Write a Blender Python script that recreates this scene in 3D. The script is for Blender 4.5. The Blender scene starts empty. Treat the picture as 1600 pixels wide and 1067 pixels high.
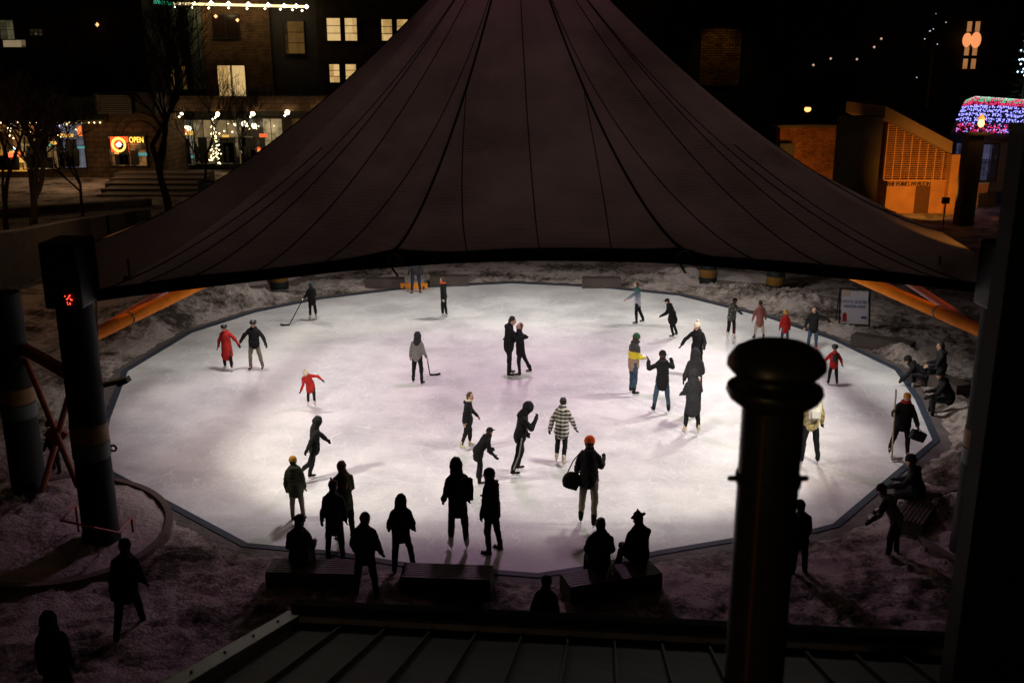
import bpy, bmesh, math, random
import numpy as np
from mathutils import Vector, Matrix, noise
random.seed(7); np.random.seed(7)
R = math.radians
sc = bpy.context.scene
COL = sc.collection

# ------------------------------------------------------------------ camera, sky, exposure
PITCH = R(15.5); F = 1574.0; CAMZ = 9.0
cam_data = bpy.data.cameras.new("camera"); cam = bpy.data.objects.new("camera", cam_data); COL.objects.link(cam)
cam.location = (0, 0, CAMZ); cam.rotation_euler = (math.pi/2 - PITCH, 0, 0)
cam_data.sensor_width = 36; cam_data.lens = 36*F/1600
cam_data.clip_end = 1500; cam_data.clip_start = 0.1
cam_data.dof.use_dof = True; cam_data.dof.focus_distance = 26; cam_data.dof.aperture_fstop = 2.0
sc.camera = cam
w = bpy.data.worlds.new("World"); sc.world = w; w.use_nodes = True
wn = w.node_tree.nodes; wl = w.node_tree.links
sky = wn.new('ShaderNodeTexSky'); sky.sky_type = 'NISHITA'; sky.sun_disc = False
sky.sun_elevation = R(-14); sky.sun_rotation = R(200)
bg = wn['Background']; mixw = wn.new('ShaderNodeMixRGB'); mixw.blend_type = 'ADD'; mixw.inputs[0].default_value = 1
wl.new(sky.outputs[0], mixw.inputs[1]); mixw.inputs[2].default_value = (0.060, 0.040, 0.026, 1)
wl.new(mixw.outputs[0], bg.inputs[0]); bg.inputs[1].default_value = 0.05
sc.view_settings.view_transform = 'Standard'; sc.view_settings.look = 'None'
sc.view_settings.exposure = -0.12; sc.view_settings.gamma = 1
sc.render.engine = 'CYCLES'
try:
    sc.cycles.use_denoising = True; sc.cycles.max_bounces = 5; sc.cycles.diffuse_bounces = 3
    sc.cycles.caustics_reflective = False; sc.cycles.caustics_refractive = False
    sc.cycles.sample_clamp_indirect = 3; sc.cycles.light_threshold = 0.01
except Exception: pass

# ------------------------------------------------------------------ pixel -> world helpers (photo is 1600 x 1067)
def ray(px, py):
    cx = (px-800)/F; cy = (533.5-py)/F
    return Vector((cx, math.cos(PITCH)+math.sin(PITCH)*cy, -math.sin(PITCH)+math.cos(PITCH)*cy))
def G(px, py, z=0.0):
    d = ray(px, py); t = (z-CAMZ)/d.z
    return Vector((d.x*t, d.y*t, z))
def P(px, py, D):
    d = ray(px, py); t = D/d.y
    return Vector((d.x*t, D, CAMZ+d.z*t))
def proj(p):
    x, y, z = p[0], p[1], p[2]-CAMZ
    zc = y*math.cos(PITCH) - z*math.sin(PITCH); yc = y*math.sin(PITCH) + z*math.cos(PITCH)
    return 800+F*x/zc, 533.5-F*yc/zc

# ------------------------------------------------------------------ materials
MATS = {}
def newmat(name):
    m = bpy.data.materials.new(name); m.use_nodes = True
    return m, m.node_tree.nodes, m.node_tree.links, m.node_tree.nodes['Principled BSDF']
def mat(name, col, rough=0.85, spec=0.3, metal=0.0, var=0.25, scale=6.0, bump=0.15, bscale=40.0, emit=None, es=0.0, coat=0.0, bdist=0.01):
    if name in MATS: return MATS[name]
    m, n, l, b = newmat(name)
    b.inputs['Roughness'].default_value = rough; b.inputs['Metallic'].default_value = metal
    b.inputs['Specular IOR Level'].default_value = spec; b.inputs['Coat Weight'].default_value = coat
    tc = n.new('ShaderNodeTexCoord')
    nz = n.new('ShaderNodeTexNoise'); nz.inputs['Scale'].default_value = scale; nz.inputs['Detail'].default_value = 5
    l.new(tc.outputs['Object'], nz.inputs['Vector'])
    mx = n.new('ShaderNodeMixRGB'); l.new(nz.outputs['Fac'], mx.inputs[0])
    mx.inputs[1].default_value = (*[c*(1-var) for c in col], 1); mx.inputs[2].default_value = (*[min(1, c*(1+var)) for c in col], 1)
    l.new(mx.outputs[0], b.inputs['Base Color'])
    if bump:
        n2 = n.new('ShaderNodeTexNoise'); n2.inputs['Scale'].default_value = bscale; n2.inputs['Detail'].default_value = 4
        l.new(tc.outputs['Object'], n2.inputs['Vector'])
        bp = n.new('ShaderNodeBump'); bp.inputs['Strength'].default_value = bump; bp.inputs['Distance'].default_value = bdist
        l.new(n2.outputs['Fac'], bp.inputs['Height']); l.new(bp.outputs[0], b.inputs['Normal'])
    if emit:
        b.inputs['Emission Color'].default_value = (*emit, 1); b.inputs['Emission Strength'].default_value = es
    MATS[name] = m; return m
def brickmat(name, c1, c2, mortar, w_=.22, h_=.08, rough=.9):
    m, n, l, b = newmat(name); b.inputs['Roughness'].default_value = rough; b.inputs['Specular IOR Level'].default_value = .2
    tc = n.new('ShaderNodeTexCoord'); sx = n.new('ShaderNodeSeparateXYZ'); cb = n.new('ShaderNodeCombineXYZ'); l.new(tc.outputs['Object'], sx.inputs[0])
    ad = n.new('ShaderNodeMath'); ad.operation = 'ADD'; l.new(sx.outputs[0], ad.inputs[0]); l.new(sx.outputs[1], ad.inputs[1]); l.new(ad.outputs[0], cb.inputs[0]); l.new(sx.outputs[2], cb.inputs[1])
    bt = n.new('ShaderNodeTexBrick'); l.new(cb.outputs[0], bt.inputs['Vector']); bt.inputs['Scale'].default_value = 1; bt.inputs['Brick Width'].default_value = w_; bt.inputs['Row Height'].default_value = h_
    bt.inputs['Mortar Size'].default_value = h_*.12; bt.inputs['Color1'].default_value = (*c1, 1); bt.inputs['Color2'].default_value = (*c2, 1); bt.inputs['Mortar'].default_value = (*mortar, 1); bt.inputs['Bias'].default_value = -.2
    nz = n.new('ShaderNodeTexNoise'); nz.inputs['Scale'].default_value = .9; nz.inputs['Detail'].default_value = 8; nz.inputs['Roughness'].default_value = .7; l.new(tc.outputs['Object'], nz.inputs['Vector'])
    cr = n.new('ShaderNodeValToRGB'); l.new(nz.outputs['Fac'], cr.inputs[0]); cr.color_ramp.elements[0].position = .3; cr.color_ramp.elements[0].color = (.35,.35,.35,1); cr.color_ramp.elements[1].position = .7; cr.color_ramp.elements[1].color = (1.15,1.15,1.15,1)
    mx = n.new('ShaderNodeMixRGB'); mx.blend_type = 'MULTIPLY'; mx.inputs[0].default_value = 1; l.new(bt.outputs['Color'], mx.inputs[1]); l.new(cr.outputs[0], mx.inputs[2]); l.new(mx.outputs[0], b.inputs['Base Color'])
    bp = n.new('ShaderNodeBump'); bp.inputs['Strength'].default_value = .6; bp.inputs['Distance'].default_value = .03; l.new(bt.outputs['Fac'], bp.inputs['Height']); bp.invert = True; l.new(bp.outputs[0], b.inputs['Normal'])
    MATS[name] = m; return m
def lampmat(name, col, s):
    if name in MATS: return MATS[name]
    m, n, l, b = newmat(name); b.inputs['Base Color'].default_value = (*[min(.8, c) for c in col], 1)
    b.inputs['Emission Color'].default_value = (*col, 1); b.inputs['Emission Strength'].default_value = s
    MATS[name] = m; return m
def roommat(name, c1, c2, s, sx=1.2, sy=1.2, contrast=(0.35, 0.65)):
    """a lit room behind glass: shelves, furniture and wall panels as broken rectangles of light and dark"""
    if name in MATS: return MATS[name]
    m, n, l, b = newmat(name); tc = n.new('ShaderNodeTexCoord'); acc = None
    for k, (kx, ky, amp) in enumerate(((.5, .45, .55), (1.3, 1.0, .35), (4.2, 3.0, .10))):
        mp = n.new('ShaderNodeMapping'); mp.inputs['Scale'].default_value = (sx*kx, 0, sy*ky); mp.inputs['Location'].default_value = (k*3.7+len(name)*.37, .5, k*1.3); l.new(tc.outputs['Object'], mp.inputs['Vector'])
        fl_ = n.new('ShaderNodeVectorMath'); fl_.operation = 'FLOOR'; l.new(mp.outputs[0], fl_.inputs[0])
        wn_ = n.new('ShaderNodeTexWhiteNoise'); wn_.noise_dimensions = '3D'; l.new(fl_.outputs[0], wn_.inputs['Vector'])
        mu_ = n.new('ShaderNodeMath'); mu_.operation = 'MULTIPLY_ADD'; l.new(wn_.outputs['Value'], mu_.inputs[0]); mu_.inputs[1].default_value = amp
        if acc is None: mu_.inputs[2].default_value = 0
        else: l.new(acc, mu_.inputs[2])
        acc = mu_.outputs[0]
    nz = n.new('ShaderNodeTexNoise'); nz.inputs['Scale'].default_value = 3.0; nz.inputs['Detail'].default_value = 5; l.new(tc.outputs['Object'], nz.inputs['Vector'])
    mm = n.new('ShaderNodeMath'); mm.operation = 'MULTIPLY_ADD'; l.new(nz.outputs['Fac'], mm.inputs[0]); mm.inputs[1].default_value = .35; l.new(acc, mm.inputs[2])
    cr = n.new('ShaderNodeValToRGB'); l.new(mm.outputs[0], cr.inputs[0])
    cr.color_ramp.elements[0].position = contrast[0]+.05; cr.color_ramp.elements[0].color = (*c2, 1)
    cr.color_ramp.elements[1].position = min(1, contrast[1]+.2); cr.color_ramp.elements[1].color = (*c1, 1)
    b.inputs['Base Color'].default_value = (.02, .02, .02, 1); b.inputs['Roughness'].default_value = .15
    l.new(cr.outputs[0], b.inputs['Emission Color']); b.inputs['Emission Strength'].default_value = s
    MATS[name] = m; return m

# ------------------------------------------------------------------ mesh accumulator
class MB:
    def __init__(s): s.v = []; s.f = []
    def add(s, vs, fs):
        o = len(s.v); s.v.extend([tuple(v) for v in vs]); s.f.extend([tuple(i+o for i in f) for f in fs]); return s
    def box(s, x0, x1, y0, y1, z0, z1):
        vs = [(x, y, z) for x in (x0, x1) for y in (y0, y1) for z in (z0, z1)]
        return s.add(vs, [(0,1,3,2),(4,6,7,5),(0,4,5,1),(2,3,7,6),(0,2,6,4),(1,5,7,3)])
    def obox(s, c, sx, sy, sz, rot=None):
        rot = rot or Matrix.Identity(3); c = Vector(c)
        vs = [c + rot @ Vector((x*sx/2, y*sy/2, z*sz/2)) for x in (-1,1) for y in (-1,1) for z in (-1,1)]
        return s.add(vs, [(0,1,3,2),(4,6,7,5),(0,4,5,1),(2,3,7,6),(0,2,6,4),(1,5,7,3)])
    def beam(s, a, b, w_, h, up=(0,0,1)):
        a = Vector(a); b = Vector(b); d = (b-a); L = d.length; d.normalize()
        sd = d.cross(Vector(up)); sd = sd.normalized() if sd.length > 1e-6 else Vector((1,0,0)); u = sd.cross(d)
        return s.obox((a+b)/2, w_, L, h, Matrix((sd, d, u)).transposed())
    def cap(s, p0, r0, p1, r1, n=12, flat=1.0, side=(1,0,0), k=3):
        """tapered capsule; flat scales thickness at right angles to side"""
        p0 = Vector(p0); p1 = Vector(p1); d = p1-p0; L = d.length
        d = d.normalized() if L > 1e-6 else Vector((0,0,1))
        sd = Vector(side); sd = sd - d*sd.dot(d)
        if sd.length < 1e-3: sd = Vector((0,1,0)) - d*d.y
        sd.normalize(); u = d.cross(sd)
        rings = []
        for i in range(1, k+1):
            a = math.pi/2*i/k; rings.append((p0 - d*r0*math.cos(a), r0*math.sin(a)))
        for i in range(k):
            a = math.pi/2*i/k; rings.append((p1 + d*r1*math.sin(a), r1*math.cos(a)))
        vs = [p0 - d*r0]
        for c, r in rings:
            for j in range(n):
                t = 2*math.pi*j/n; vs.append(c + sd*(r*math.cos(t)) + u*(r*math.sin(t)*flat))
        vs.append(p1 + d*r1); fs = []
        for j in range(n): fs.append((0, 1+(j+1) % n, 1+j))
        for i in range(len(rings)-1):
            for j in range(n):
                a = 1+i*n+j; b = 1+i*n+(j+1) % n; fs.append((a, b, b+n, a+n))
        e = len(vs)-1; o = 1+(len(rings)-1)*n
        for j in range(n): fs.append((e, o+j, o+(j+1) % n))
        return s.add(vs, fs)
    def ell(s, c, rx, ry, rz, rot=None, n=14, m=9):
        c = Vector(c); rot = rot or Matrix.Identity(3); vs = [c + rot @ Vector((0,0,-rz))]; fs = []
        for i in range(1, m):
            a = -math.pi/2 + math.pi*i/m
            for j in range(n):
                t = 2*math.pi*j/n; vs.append(c + rot @ Vector((rx*math.cos(a)*math.cos(t), ry*math.cos(a)*math.sin(t), rz*math.sin(a))))
        vs.append(c + rot @ Vector((0,0,rz)))
        for j in range(n): fs.append((0, 1+(j+1) % n, 1+j))
        for i in range(m-2):
            for j in range(n):
                a = 1+i*n+j; b = 1+i*n+(j+1) % n; fs.append((a, b, b+n, a+n))
        e = len(vs)-1; o = 1+(m-2)*n
        for j in range(n): fs.append((e, o+j, o+(j+1) % n))
        return s.add(vs, fs)
    def tube(s, pts, rad, n=8, closed=False):
        pts = [Vector(p) for p in pts]; N = len(pts); rads = rad if isinstance(rad, (list, tuple)) else [rad]*N
        vs = []; fs = []; prev = None
        for i, p in enumerate(pts):
            a = pts[(i-1) % N] if (closed or i > 0) else p; b = pts[(i+1) % N] if (closed or i < N-1) else p
            d = (b-a).normalized()
            if prev is None: sd = d.cross(Vector((0,0,1))); sd = sd if sd.length > .05 else Vector((1,0,0))
            else: sd = prev - d*prev.dot(d)
            sd = sd - d*sd.dot(d); sd.normalize(); prev = sd; u = d.cross(sd)
            for j in range(n):
                t = 2*math.pi*j/n; vs.append(p + (sd*math.cos(t)+u*math.sin(t))*rads[i])
        for i in range(N if closed else N-1):
            for j in range(n):
                a = i*n+j; b = i*n+(j+1) % n; c = ((i+1) % N)*n
                fs.append((a, c+j, c+(j+1) % n, b))
        if not closed:
            fs.append(tuple(range(n))); fs.append(tuple((N-1)*n+j for j in reversed(range(n))))
        return s.add(vs, fs)
    def lathe(s, prof, c, n=28):
        c = Vector(c); vs = []; fs = []
        for r, z in prof:
            for j in range(n):
                t = 2*math.pi*j/n; vs.append(c + Vector((r*math.cos(t), r*math.sin(t), z)))
        for i in range(len(prof)-1):
            for j in range(n): fs.append((i*n+j, i*n+(j+1) % n, (i+1)*n+(j+1) % n, (i+1)*n+j))
        fs.append(tuple(reversed(range(n)))); fs.append(tuple((len(prof)-1)*n+j for j in range(n)))
        return s.add(vs, fs)
    def prism(s, poly, z0, z1):
        n = len(poly); vs = [(p[0], p[1], z0) for p in poly] + [(p[0], p[1], z1) for p in poly]
        fs = [tuple(reversed(range(n))), tuple(range(n, 2*n))] + [(i, (i+1) % n, n+(i+1) % n, n+i) for i in range(n)]
        return s.add(vs, fs)
    def slab(s, quad, th, nrm):
        """flat polygon with thickness th along nrm"""
        nrm = Vector(nrm); n = len(quad); vs = [Vector(q) for q in quad] + [Vector(q)+nrm*th for q in quad]
        fs = [tuple(reversed(range(n))), tuple(range(n, 2*n))] + [(i, (i+1) % n, n+(i+1) % n, n+i) for i in range(n)]
        return s.add(vs, fs)
    def bulb(s, c, r):
        c = Vector(c); vs = [c+Vector(d)*r for d in ((1,0,0),(-1,0,0),(0,1,0),(0,-1,0),(0,0,1),(0,0,-1))]
        return s.add(vs, [(0,2,4),(2,1,4),(1,3,4),(3,0,4),(2,0,5),(1,2,5),(3,1,5),(0,3,5)])
    def build(s, name, m=None, parent=None, loc=None, smooth=False, local=False):
        if parent is not None: org = Vector((0,0,0)) if local else Vector(parent.get('_o', parent.location) if '_o' in parent else parent.location)
        elif loc is not None: org = Vector(loc)
        else:
            a = np.array(s.v); org = Vector(((a[:,0].min()+a[:,0].max())/2, (a[:,1].min()+a[:,1].max())/2, a[:,2].min()))
        me = bpy.data.meshes.new(name); me.from_pydata([(v[0]-org.x, v[1]-org.y, v[2]-org.z) for v in s.v], [], s.f); me.update()
        bm = bmesh.new(); bm.from_mesh(me); bmesh.ops.recalc_face_normals(bm, faces=bm.faces); bm.to_mesh(me); bm.free()
        if smooth:
            me.polygons.foreach_set('use_smooth', [True]*len(me.polygons))
            try: me.set_sharp_from_angle(angle=R(45))
            except Exception: pass
        if m: me.materials.append(m)
        o = bpy.data.objects.new(name, me); COL.objects.link(o)
        ORG[o.name] = org if parent is None else (ORG.get(parent.name, parent.location.copy()))
        if parent is not None: o.parent = parent
        else: o.location = org
        return o
ORG = {}
_old_build = MB.build
def _build(s, name, m=None, parent=None, loc=None, smooth=False, local=False):
    if parent is not None and not local:
        org = ORG[parent.name]; s.v = [(v[0]-org[0], v[1]-org[1], v[2]-org[2]) for v in s.v]
    return _old_build(s, name, m, parent, loc, smooth, True if parent is not None else local)
MB.build = _build
def tag(o, label=None, cat=None, group=None, kind=None):
    if label: o['label'] = label
    if cat: o['category'] = cat
    if group: o['group'] = group
    if kind: o['kind'] = kind
    return o
def thing(name, loc, label, cat, group=None, rz=0.0):
    o = bpy.data.objects.new(name, None); COL.objects.link(o); o.location = loc; o.rotation_euler[2] = rz
    o.empty_display_size = .2; ORG[o.name] = Vector(loc)
    return tag(o, label, cat, group)
def rebase(o): ORG[o.name] = Vector((0,0,0)); return o      # children given in the thing's own coordinates
def copy_tree(o, loc, rz, parent=None):
    c = o.copy(); COL.objects.link(c); ORG[c.name] = Vector(loc)
    if parent is None: c.location = loc; c.rotation_euler[2] = rz
    else: c.parent = parent
    for ch in list(o.children): copy_tree(ch, (0,0,0), 0, c)
    return c
def text(parent, body, size, center, xdir, ydir, m, ext=0.004, name='lettering', width=None):
    cu = bpy.data.curves.new(name, 'FONT'); cu.body = body; cu.size = size; cu.align_x = 'CENTER'; cu.align_y = 'CENTER'; cu.extrude = ext
    t = bpy.data.objects.new(name, cu); COL.objects.link(t); bpy.context.view_layer.update()
    me = bpy.data.meshes.new_from_object(t.evaluated_get(bpy.context.evaluated_depsgraph_get()))
    COL.objects.unlink(t); bpy.data.objects.remove(t)
    me.materials.clear(); me.materials.append(m)
    x = Vector(xdir).normalized(); y = Vector(ydir).normalized(); z = x.cross(y)
    wd = max(v.co.x for v in me.vertices) - min(v.co.x for v in me.vertices); k = (width/wd) if width else 1
    org = ORG[parent.name]; c = Vector(center)
    for v in me.vertices:
        q = v.co; v.co = c + x*q.x*k + y*q.y + z*q.z - Vector(org)
    o = bpy.data.objects.new(name, me); COL.objects.link(o); o.parent = parent; ORG[o.name] = org
    return o

# ------------------------------------------------------------------ rink outline (traced once, then everything is built from the ground plan)
RINK_PX = [(172,655),(166,690),(178,738),(388,850),(520,862),(640,881),(840,897),(905,887),(1030,861),(1150,841),(1268,828),(1300,820),
           (1457,688),(1430,625),(1398,578),(1300,531),(1200,497),(1060,462),(930,449),(800,443),(640,451),(500,468),(400,488),(300,520),(200,580)]
RINK = [G(x, y) for x, y in RINK_PX]
CX = sum(p.x for p in RINK)/len(RINK); CY = sum(p.y for p in RINK)/len(RINK)
def offset(poly, d):
    n = len(poly); out = []
    area = sum(poly[i].x*poly[(i+1) % n].y - poly[(i+1) % n].x*poly[i].y for i in range(n))
    s = 1 if area > 0 else -1
    for i in range(n):
        a, b, c = poly[i-1], poly[i], poly[(i+1) % n]
        e1 = (b-a); e2 = (c-b); n1 = Vector((e1.y, -e1.x, 0)).normalized()*s; n2 = Vector((e2.y, -e2.x, 0)).normalized()*s
        m = (n1+n2).normalized(); k = d/max(.5, m.dot(n1)); out.append(b+m*k)
    return out
RARR = np.array([(p.x, p.y) for p in RINK])
def sdist(X, Y):
    """signed distance to the rink outline, negative inside"""
    d = np.full(X.shape, 1e9); inside = np.zeros(X.shape, bool); n = len(RARR)
    for i in range(n):
        a = RARR[i]; b = RARR[(i+1) % n]; e = b-a
        t = np.clip(((X-a[0])*e[0]+(Y-a[1])*e[1])/(e@e), 0, 1)
        d = np.minimum(d, np.hypot(X-a[0]-t*e[0], Y-a[1]-t*e[1]))
        c = ((a[1] > Y) != (b[1] > Y)) & (X < (b[0]-a[0])*(Y-a[1])/((b[1]-a[1]) if b[1] != a[1] else 1e-9)+a[0])
        inside ^= c
    return np.where(inside, -d, d)

# ------------------------------------------------------------------ assumed lamps of the rink, and added unseen ones under the canopy
def lamp(kind, name, loc, col, power, target=None, size=.15, ang=110, blend=.35):
    ld = bpy.data.lights.new(name, kind); ld.color = col; ld.energy = power
    if kind in ('SPOT', 'POINT'): ld.shadow_soft_size = size
    if kind == 'SPOT': ld.spot_size = R(ang); ld.spot_blend = blend
    o = bpy.data.objects.new(name, ld); COL.objects.link(o); o.location = loc
    if target is not None: o.rotation_euler = (Vector(target)-Vector(loc)).to_track_quat('-Z', 'Y').to_euler()
    return o
WARM = (1.0, .93, .78)
FLOODS = [((-7.0, 18.6, 4.9), (1.2, 26.6, 0), 1500), ((7.9, 18.8, 4.9), (-.5, 26.9, 0), 1400),
          ((-9.2, 37.8, 4.6), (-.5, 27.0, 0), 600), ((8.6, 38.5, 4.6), (-.5, 26.0, 0), 750)]
for i, (l_, t_, p_) in enumerate(FLOODS):
    lamp('SPOT', 'assumed_flood_beam', l_, WARM, p_, t_, .20, 98 if i < 2 else 80, .5)
DOWN = [((7.2, 27.6, 5.7), (7.5, 27.2, 0), 1750, 112), ((-7.0, 28.0, 5.2), (-7.3, 27.9, 0), 900, 112), ((0, 35.8, 5.3), (0, 35.9, 0), 1150, 150), ((-3.8, 21.6, 5.3), (-3.9, 22.2, 0), 640, 104),
        ((2.6, 21.6, 5.3), (2.6, 22.2, 0), 760, 104), ((7.0, 35.5, 4.7), (7.0, 35.5, 0), 640, 145), ((-7.0, 35.5, 4.7), (-7.0, 35.5, 0), 470, 145)]
for i, (l_, t_, p_, a_) in enumerate(DOWN):  # unseen downlights, added and balanced to spread light evenly over the ice
    lamp('SPOT', 'downlight_beam', l_, (1.0, .955, .875), p_, t_, .30, a_, .6)
lamp('SPOT', 'assumed_purple_lamp', (0, 28.5, 8.0), (.93, .58, .84), 1450, (0, 26.2, 0), .5, 112, .25)  # assumed unseen lamp giving the purple fill
lamp('POINT', 'peak_glow', (.3, 28.6, 9.6), (.75, .25, .62), 170, size=.4)  # unseen purple point added to tint the membrane near the peak

# ================================================================== GROUND AND ICE
def axis(lo, hi, step, far, near_lo, near_hi):
    a = list(np.arange(lo, hi+1e-6, step)); s = step
    x = lo
    left = []
    while x > near_lo: s *= 1.25; x -= s; left.append(x)
    s = step; x = hi; right = []
    while x < near_hi: s *= 1.25; x += s; right.append(x)
    return np.array(left[::-1]+a+right)
gx = axis(-15, 17, .085, 400, -300, 300); gy = axis(10, 44, .085, 600, -60, 700)
X, Y = np.meshgrid(gx, gy)
SD = sdist(X, Y)
def vnoise(X, Y, s, seed):
    """value noise, bilinear with smoothing"""
    rs = np.random.RandomState(seed); T = rs.rand(256, 256)
    x = X/s+1000; y = Y/s+1000; xi = np.floor(x).astype(int); yi = np.floor(y).astype(int); fx = x-xi; fy = y-yi
    fx = fx*fx*(3-2*fx); fy = fy*fy*(3-2*fy); g = lambda a, b: T[a % 256, b % 256]
    return (g(xi,yi)*(1-fx)+g(xi+1,yi)*fx)*(1-fy)+(g(xi,yi+1)*(1-fx)+g(xi+1,yi+1)*fx)*fy
def fbm(X, Y, s, seed, o=4):
    t = 0; a = 1; n = 0
    for i in range(o): t = t+a*vnoise(X, Y, s/2**i, seed+i); n += a; a *= .55
    return t/n
near = np.clip(1-(SD-9)/14, 0, 1)
ridge = 1-np.abs(2*fbm(X, Y, .42, 3, 5)-1)
Z = (.035*fbm(X, Y, 2.5, 11) + .11*(ridge**4) + .10*np.clip(fbm(X, Y, .26, 21, 3)-.45, 0, 1))*near
# swept snow banks round the far side and beside the bench
def bank(px, py, rx, ry, h, rot=0.0):
    c = G(px, py); dx = X-c.x; dy = Y-c.y; ca, sa = math.cos(rot), math.sin(rot)
    u = (dx*ca+dy*sa)/rx; v = (-dx*sa+dy*ca)/ry
    return h*np.exp(-(u*u+v*v)*1.3)*(.55+.75*fbm(X, Y, .28, 40, 3)+.3*(ridge**2))
for b in [(250,500,1.7,1.6,.50,.6),(330,480,2.0,1.2,.52,.3),(420,476,2.2,.8,.30,.2),(600,448,2.4,.55,.20,0),(710,444,1.5,.5,.15,0),(940,446,2.0,.5,.18,0),
          (1060,440,1.6,1.0,.42,-.2),(1150,462,2.6,.8,.30,-.3),(1240,478,1.5,1.0,.48,-.3),(1330,522,1.4,.5,.12,-.6),(1395,560,1.3,.7,.38,-.9),(1440,600,1.0,.8,.28,-1),
          (1480,660,1.0,1.6,.35,0),(1440,800,.8,1.4,.35,.5),(230,520,.9,.8,.3,.4),(40,800,1.5,1.0,.28,0),(1500,720,1.2,1.3,.3,0)]:
    Z = Z + bank(*b)*np.clip((SD-.5)/.5, 0, 1)
Z = Z*np.clip((SD-.35)/.5, 0, 1)                      # trodden flat beside the kerb
Z = Z + .012*fbm(X, Y, .25, 60, 3)*(SD > .1)
Z = np.where(SD < .12, -.08, Z)
Z = np.where(Y < 9, -.02, Z)
h, w_ = X.shape
me = bpy.data.meshes.new('ground'); vs = np.stack([X.ravel(), Y.ravel(), Z.ravel()], 1)
idx = np.arange(h*w_).reshape(h, w_); q = np.stack([idx[:-1,:-1], idx[:-1,1:], idx[1:,1:], idx[1:,:-1]], -1).reshape(-1, 4)
me.vertices.add(len(vs)); me.vertices.foreach_set('co', vs.ravel()); me.loops.add(q.size); me.loops.foreach_set('vertex_index', q.ravel())
me.polygons.add(len(q)); me.polygons.foreach_set('loop_start', np.arange(0, q.size, 4)); me.polygons.foreach_set('loop_total', np.full(len(q), 4))
me.update(calc_edges=True); me.polygons.foreach_set('use_smooth', np.ones(len(q), bool))
ground = bpy.data.objects.new('ground', me); COL.objects.link(ground); tag(ground, kind='structure')
gm, n, l, b = newmat('trodden_snow'); b.inputs['Roughness'].default_value = .9; b.inputs['Specular IOR Level'].default_value = .2
tc = n.new('ShaderNodeTexCoord')
n1 = n.new('ShaderNodeTexNoise'); n1.inputs['Scale'].default_value = .55; n1.inputs['Detail'].default_value = 8; n1.inputs['Roughness'].default_value = .62
n2 = n.new('ShaderNodeTexNoise'); n2.inputs['Scale'].default_value = 4.5; n2.inputs['Detail'].default_value = 8; n2.inputs['Roughness'].default_value = .7
for q_ in (n1, n2): l.new(tc.outputs['Object'], q_.inputs['Vector'])
ad = n.new('ShaderNodeMath'); ad.operation = 'MULTIPLY_ADD'; l.new(n2.outputs['Fac'], ad.inputs[0]); ad.inputs[1].default_value = .6; l.new(n1.outputs['Fac'], ad.inputs[2])
cr = n.new('ShaderNodeValToRGB'); l.new(ad.outputs[0], cr.inputs[0]); e = cr.color_ramp.elements
e[0].position = .66; e[0].color = (.07, .055, .045, 1); e[1].position = .86; e[1].color = (.58, .50, .475, 1)
m_ = e.new(.76); m_.color = (.31, .26, .235, 1)
l.new(cr.outputs[0], b.inputs['Base Color'])
n3 = n.new('ShaderNodeTexNoise'); n3.inputs['Scale'].default_value = 14; n3.inputs['Detail'].default_value = 6; n3.inputs['Roughness'].default_value = .65; l.new(tc.outputs['Object'], n3.inputs['Vector'])
bp = n.new('ShaderNodeBump'); bp.inputs['Strength'].default_value = 1.0; bp.inputs['Distance'].default_value = .20; l.new(n3.outputs['Fac'], bp.inputs['Height']); l.new(bp.outputs[0], b.inputs['Normal'])
me.materials.append(gm)

# ice sheet
im, n, l, b = newmat('skated_ice'); b.inputs['Specular IOR Level'].default_value = .35
tc = n.new('ShaderNodeTexCoord')
def contour(scale, width, dist, seed):
    mp = n.new('ShaderNodeMapping'); mp.inputs['Location'].default_value = (seed*3.1, seed*7.7, seed); l.new(tc.outputs['Object'], mp.inputs['Vector'])
    t = n.new('ShaderNodeTexNoise'); t.inputs['Scale'].default_value = scale; t.inputs['Detail'].default_value = 1.5; t.inputs['Distortion'].default_value = dist
    l.new(mp.outputs[0], t.inputs['Vector'])
    k = n.new('ShaderNodeMath'); k.operation = 'MULTIPLY'; k.inputs[1].default_value = 14; l.new(t.outputs['Fac'], k.inputs[0])
    f = n.new('ShaderNodeMath'); f.operation = 'PINGPONG'; f.inputs[1].default_value = .5; l.new(k.outputs[0], f.inputs[0])
    c = n.new('ShaderNodeMath'); c.operation = 'LESS_THAN'; c.inputs[1].default_value = width; l.new(f.outputs[0], c.inputs[0]); return c.outputs[0]
lines = None
for i, (s_, w2, d_) in enumerate([(.35,.022,.6),(.6,.028,.9),(.9,.03,.4),(.22,.012,1.4),(1.5,.035,.6)]):
    o_ = contour(s_, w2, d_, i+1)
    if lines is None: lines = o_
    else:
        a_ = n.new('ShaderNodeMath'); a_.operation = 'MAXIMUM'; l.new(lines, a_.inputs[0]); l.new(o_, a_.inputs[1]); lines = a_.outputs[0]
br = n.new('ShaderNodeTexNoise'); br.inputs['Scale'].default_value = 2.5; br.inputs['Detail'].default_value = 6; l.new(tc.outputs['Object'], br.inputs['Vector'])
fq = n.new('ShaderNodeMath'); fq.operation = 'MULTIPLY'; l.new(lines, fq.inputs[0]); l.new(br.outputs['Fac'], fq.inputs[1]); fm = n.new('ShaderNodeMath'); fm.operation = 'MULTIPLY'; l.new(fq.outputs[0], fm.inputs[0]); fm.inputs[1].default_value = .65
big = n.new('ShaderNodeTexNoise'); big.inputs['Scale'].default_value = .45; big.inputs['Detail'].default_value = 9; big.inputs['Roughness'].default_value = .68; l.new(tc.outputs['Object'], big.inputs['Vector'])
c1 = n.new('ShaderNodeValToRGB'); l.new(big.outputs['Fac'], c1.inputs[0]); e = c1.color_ramp.elements
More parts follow.
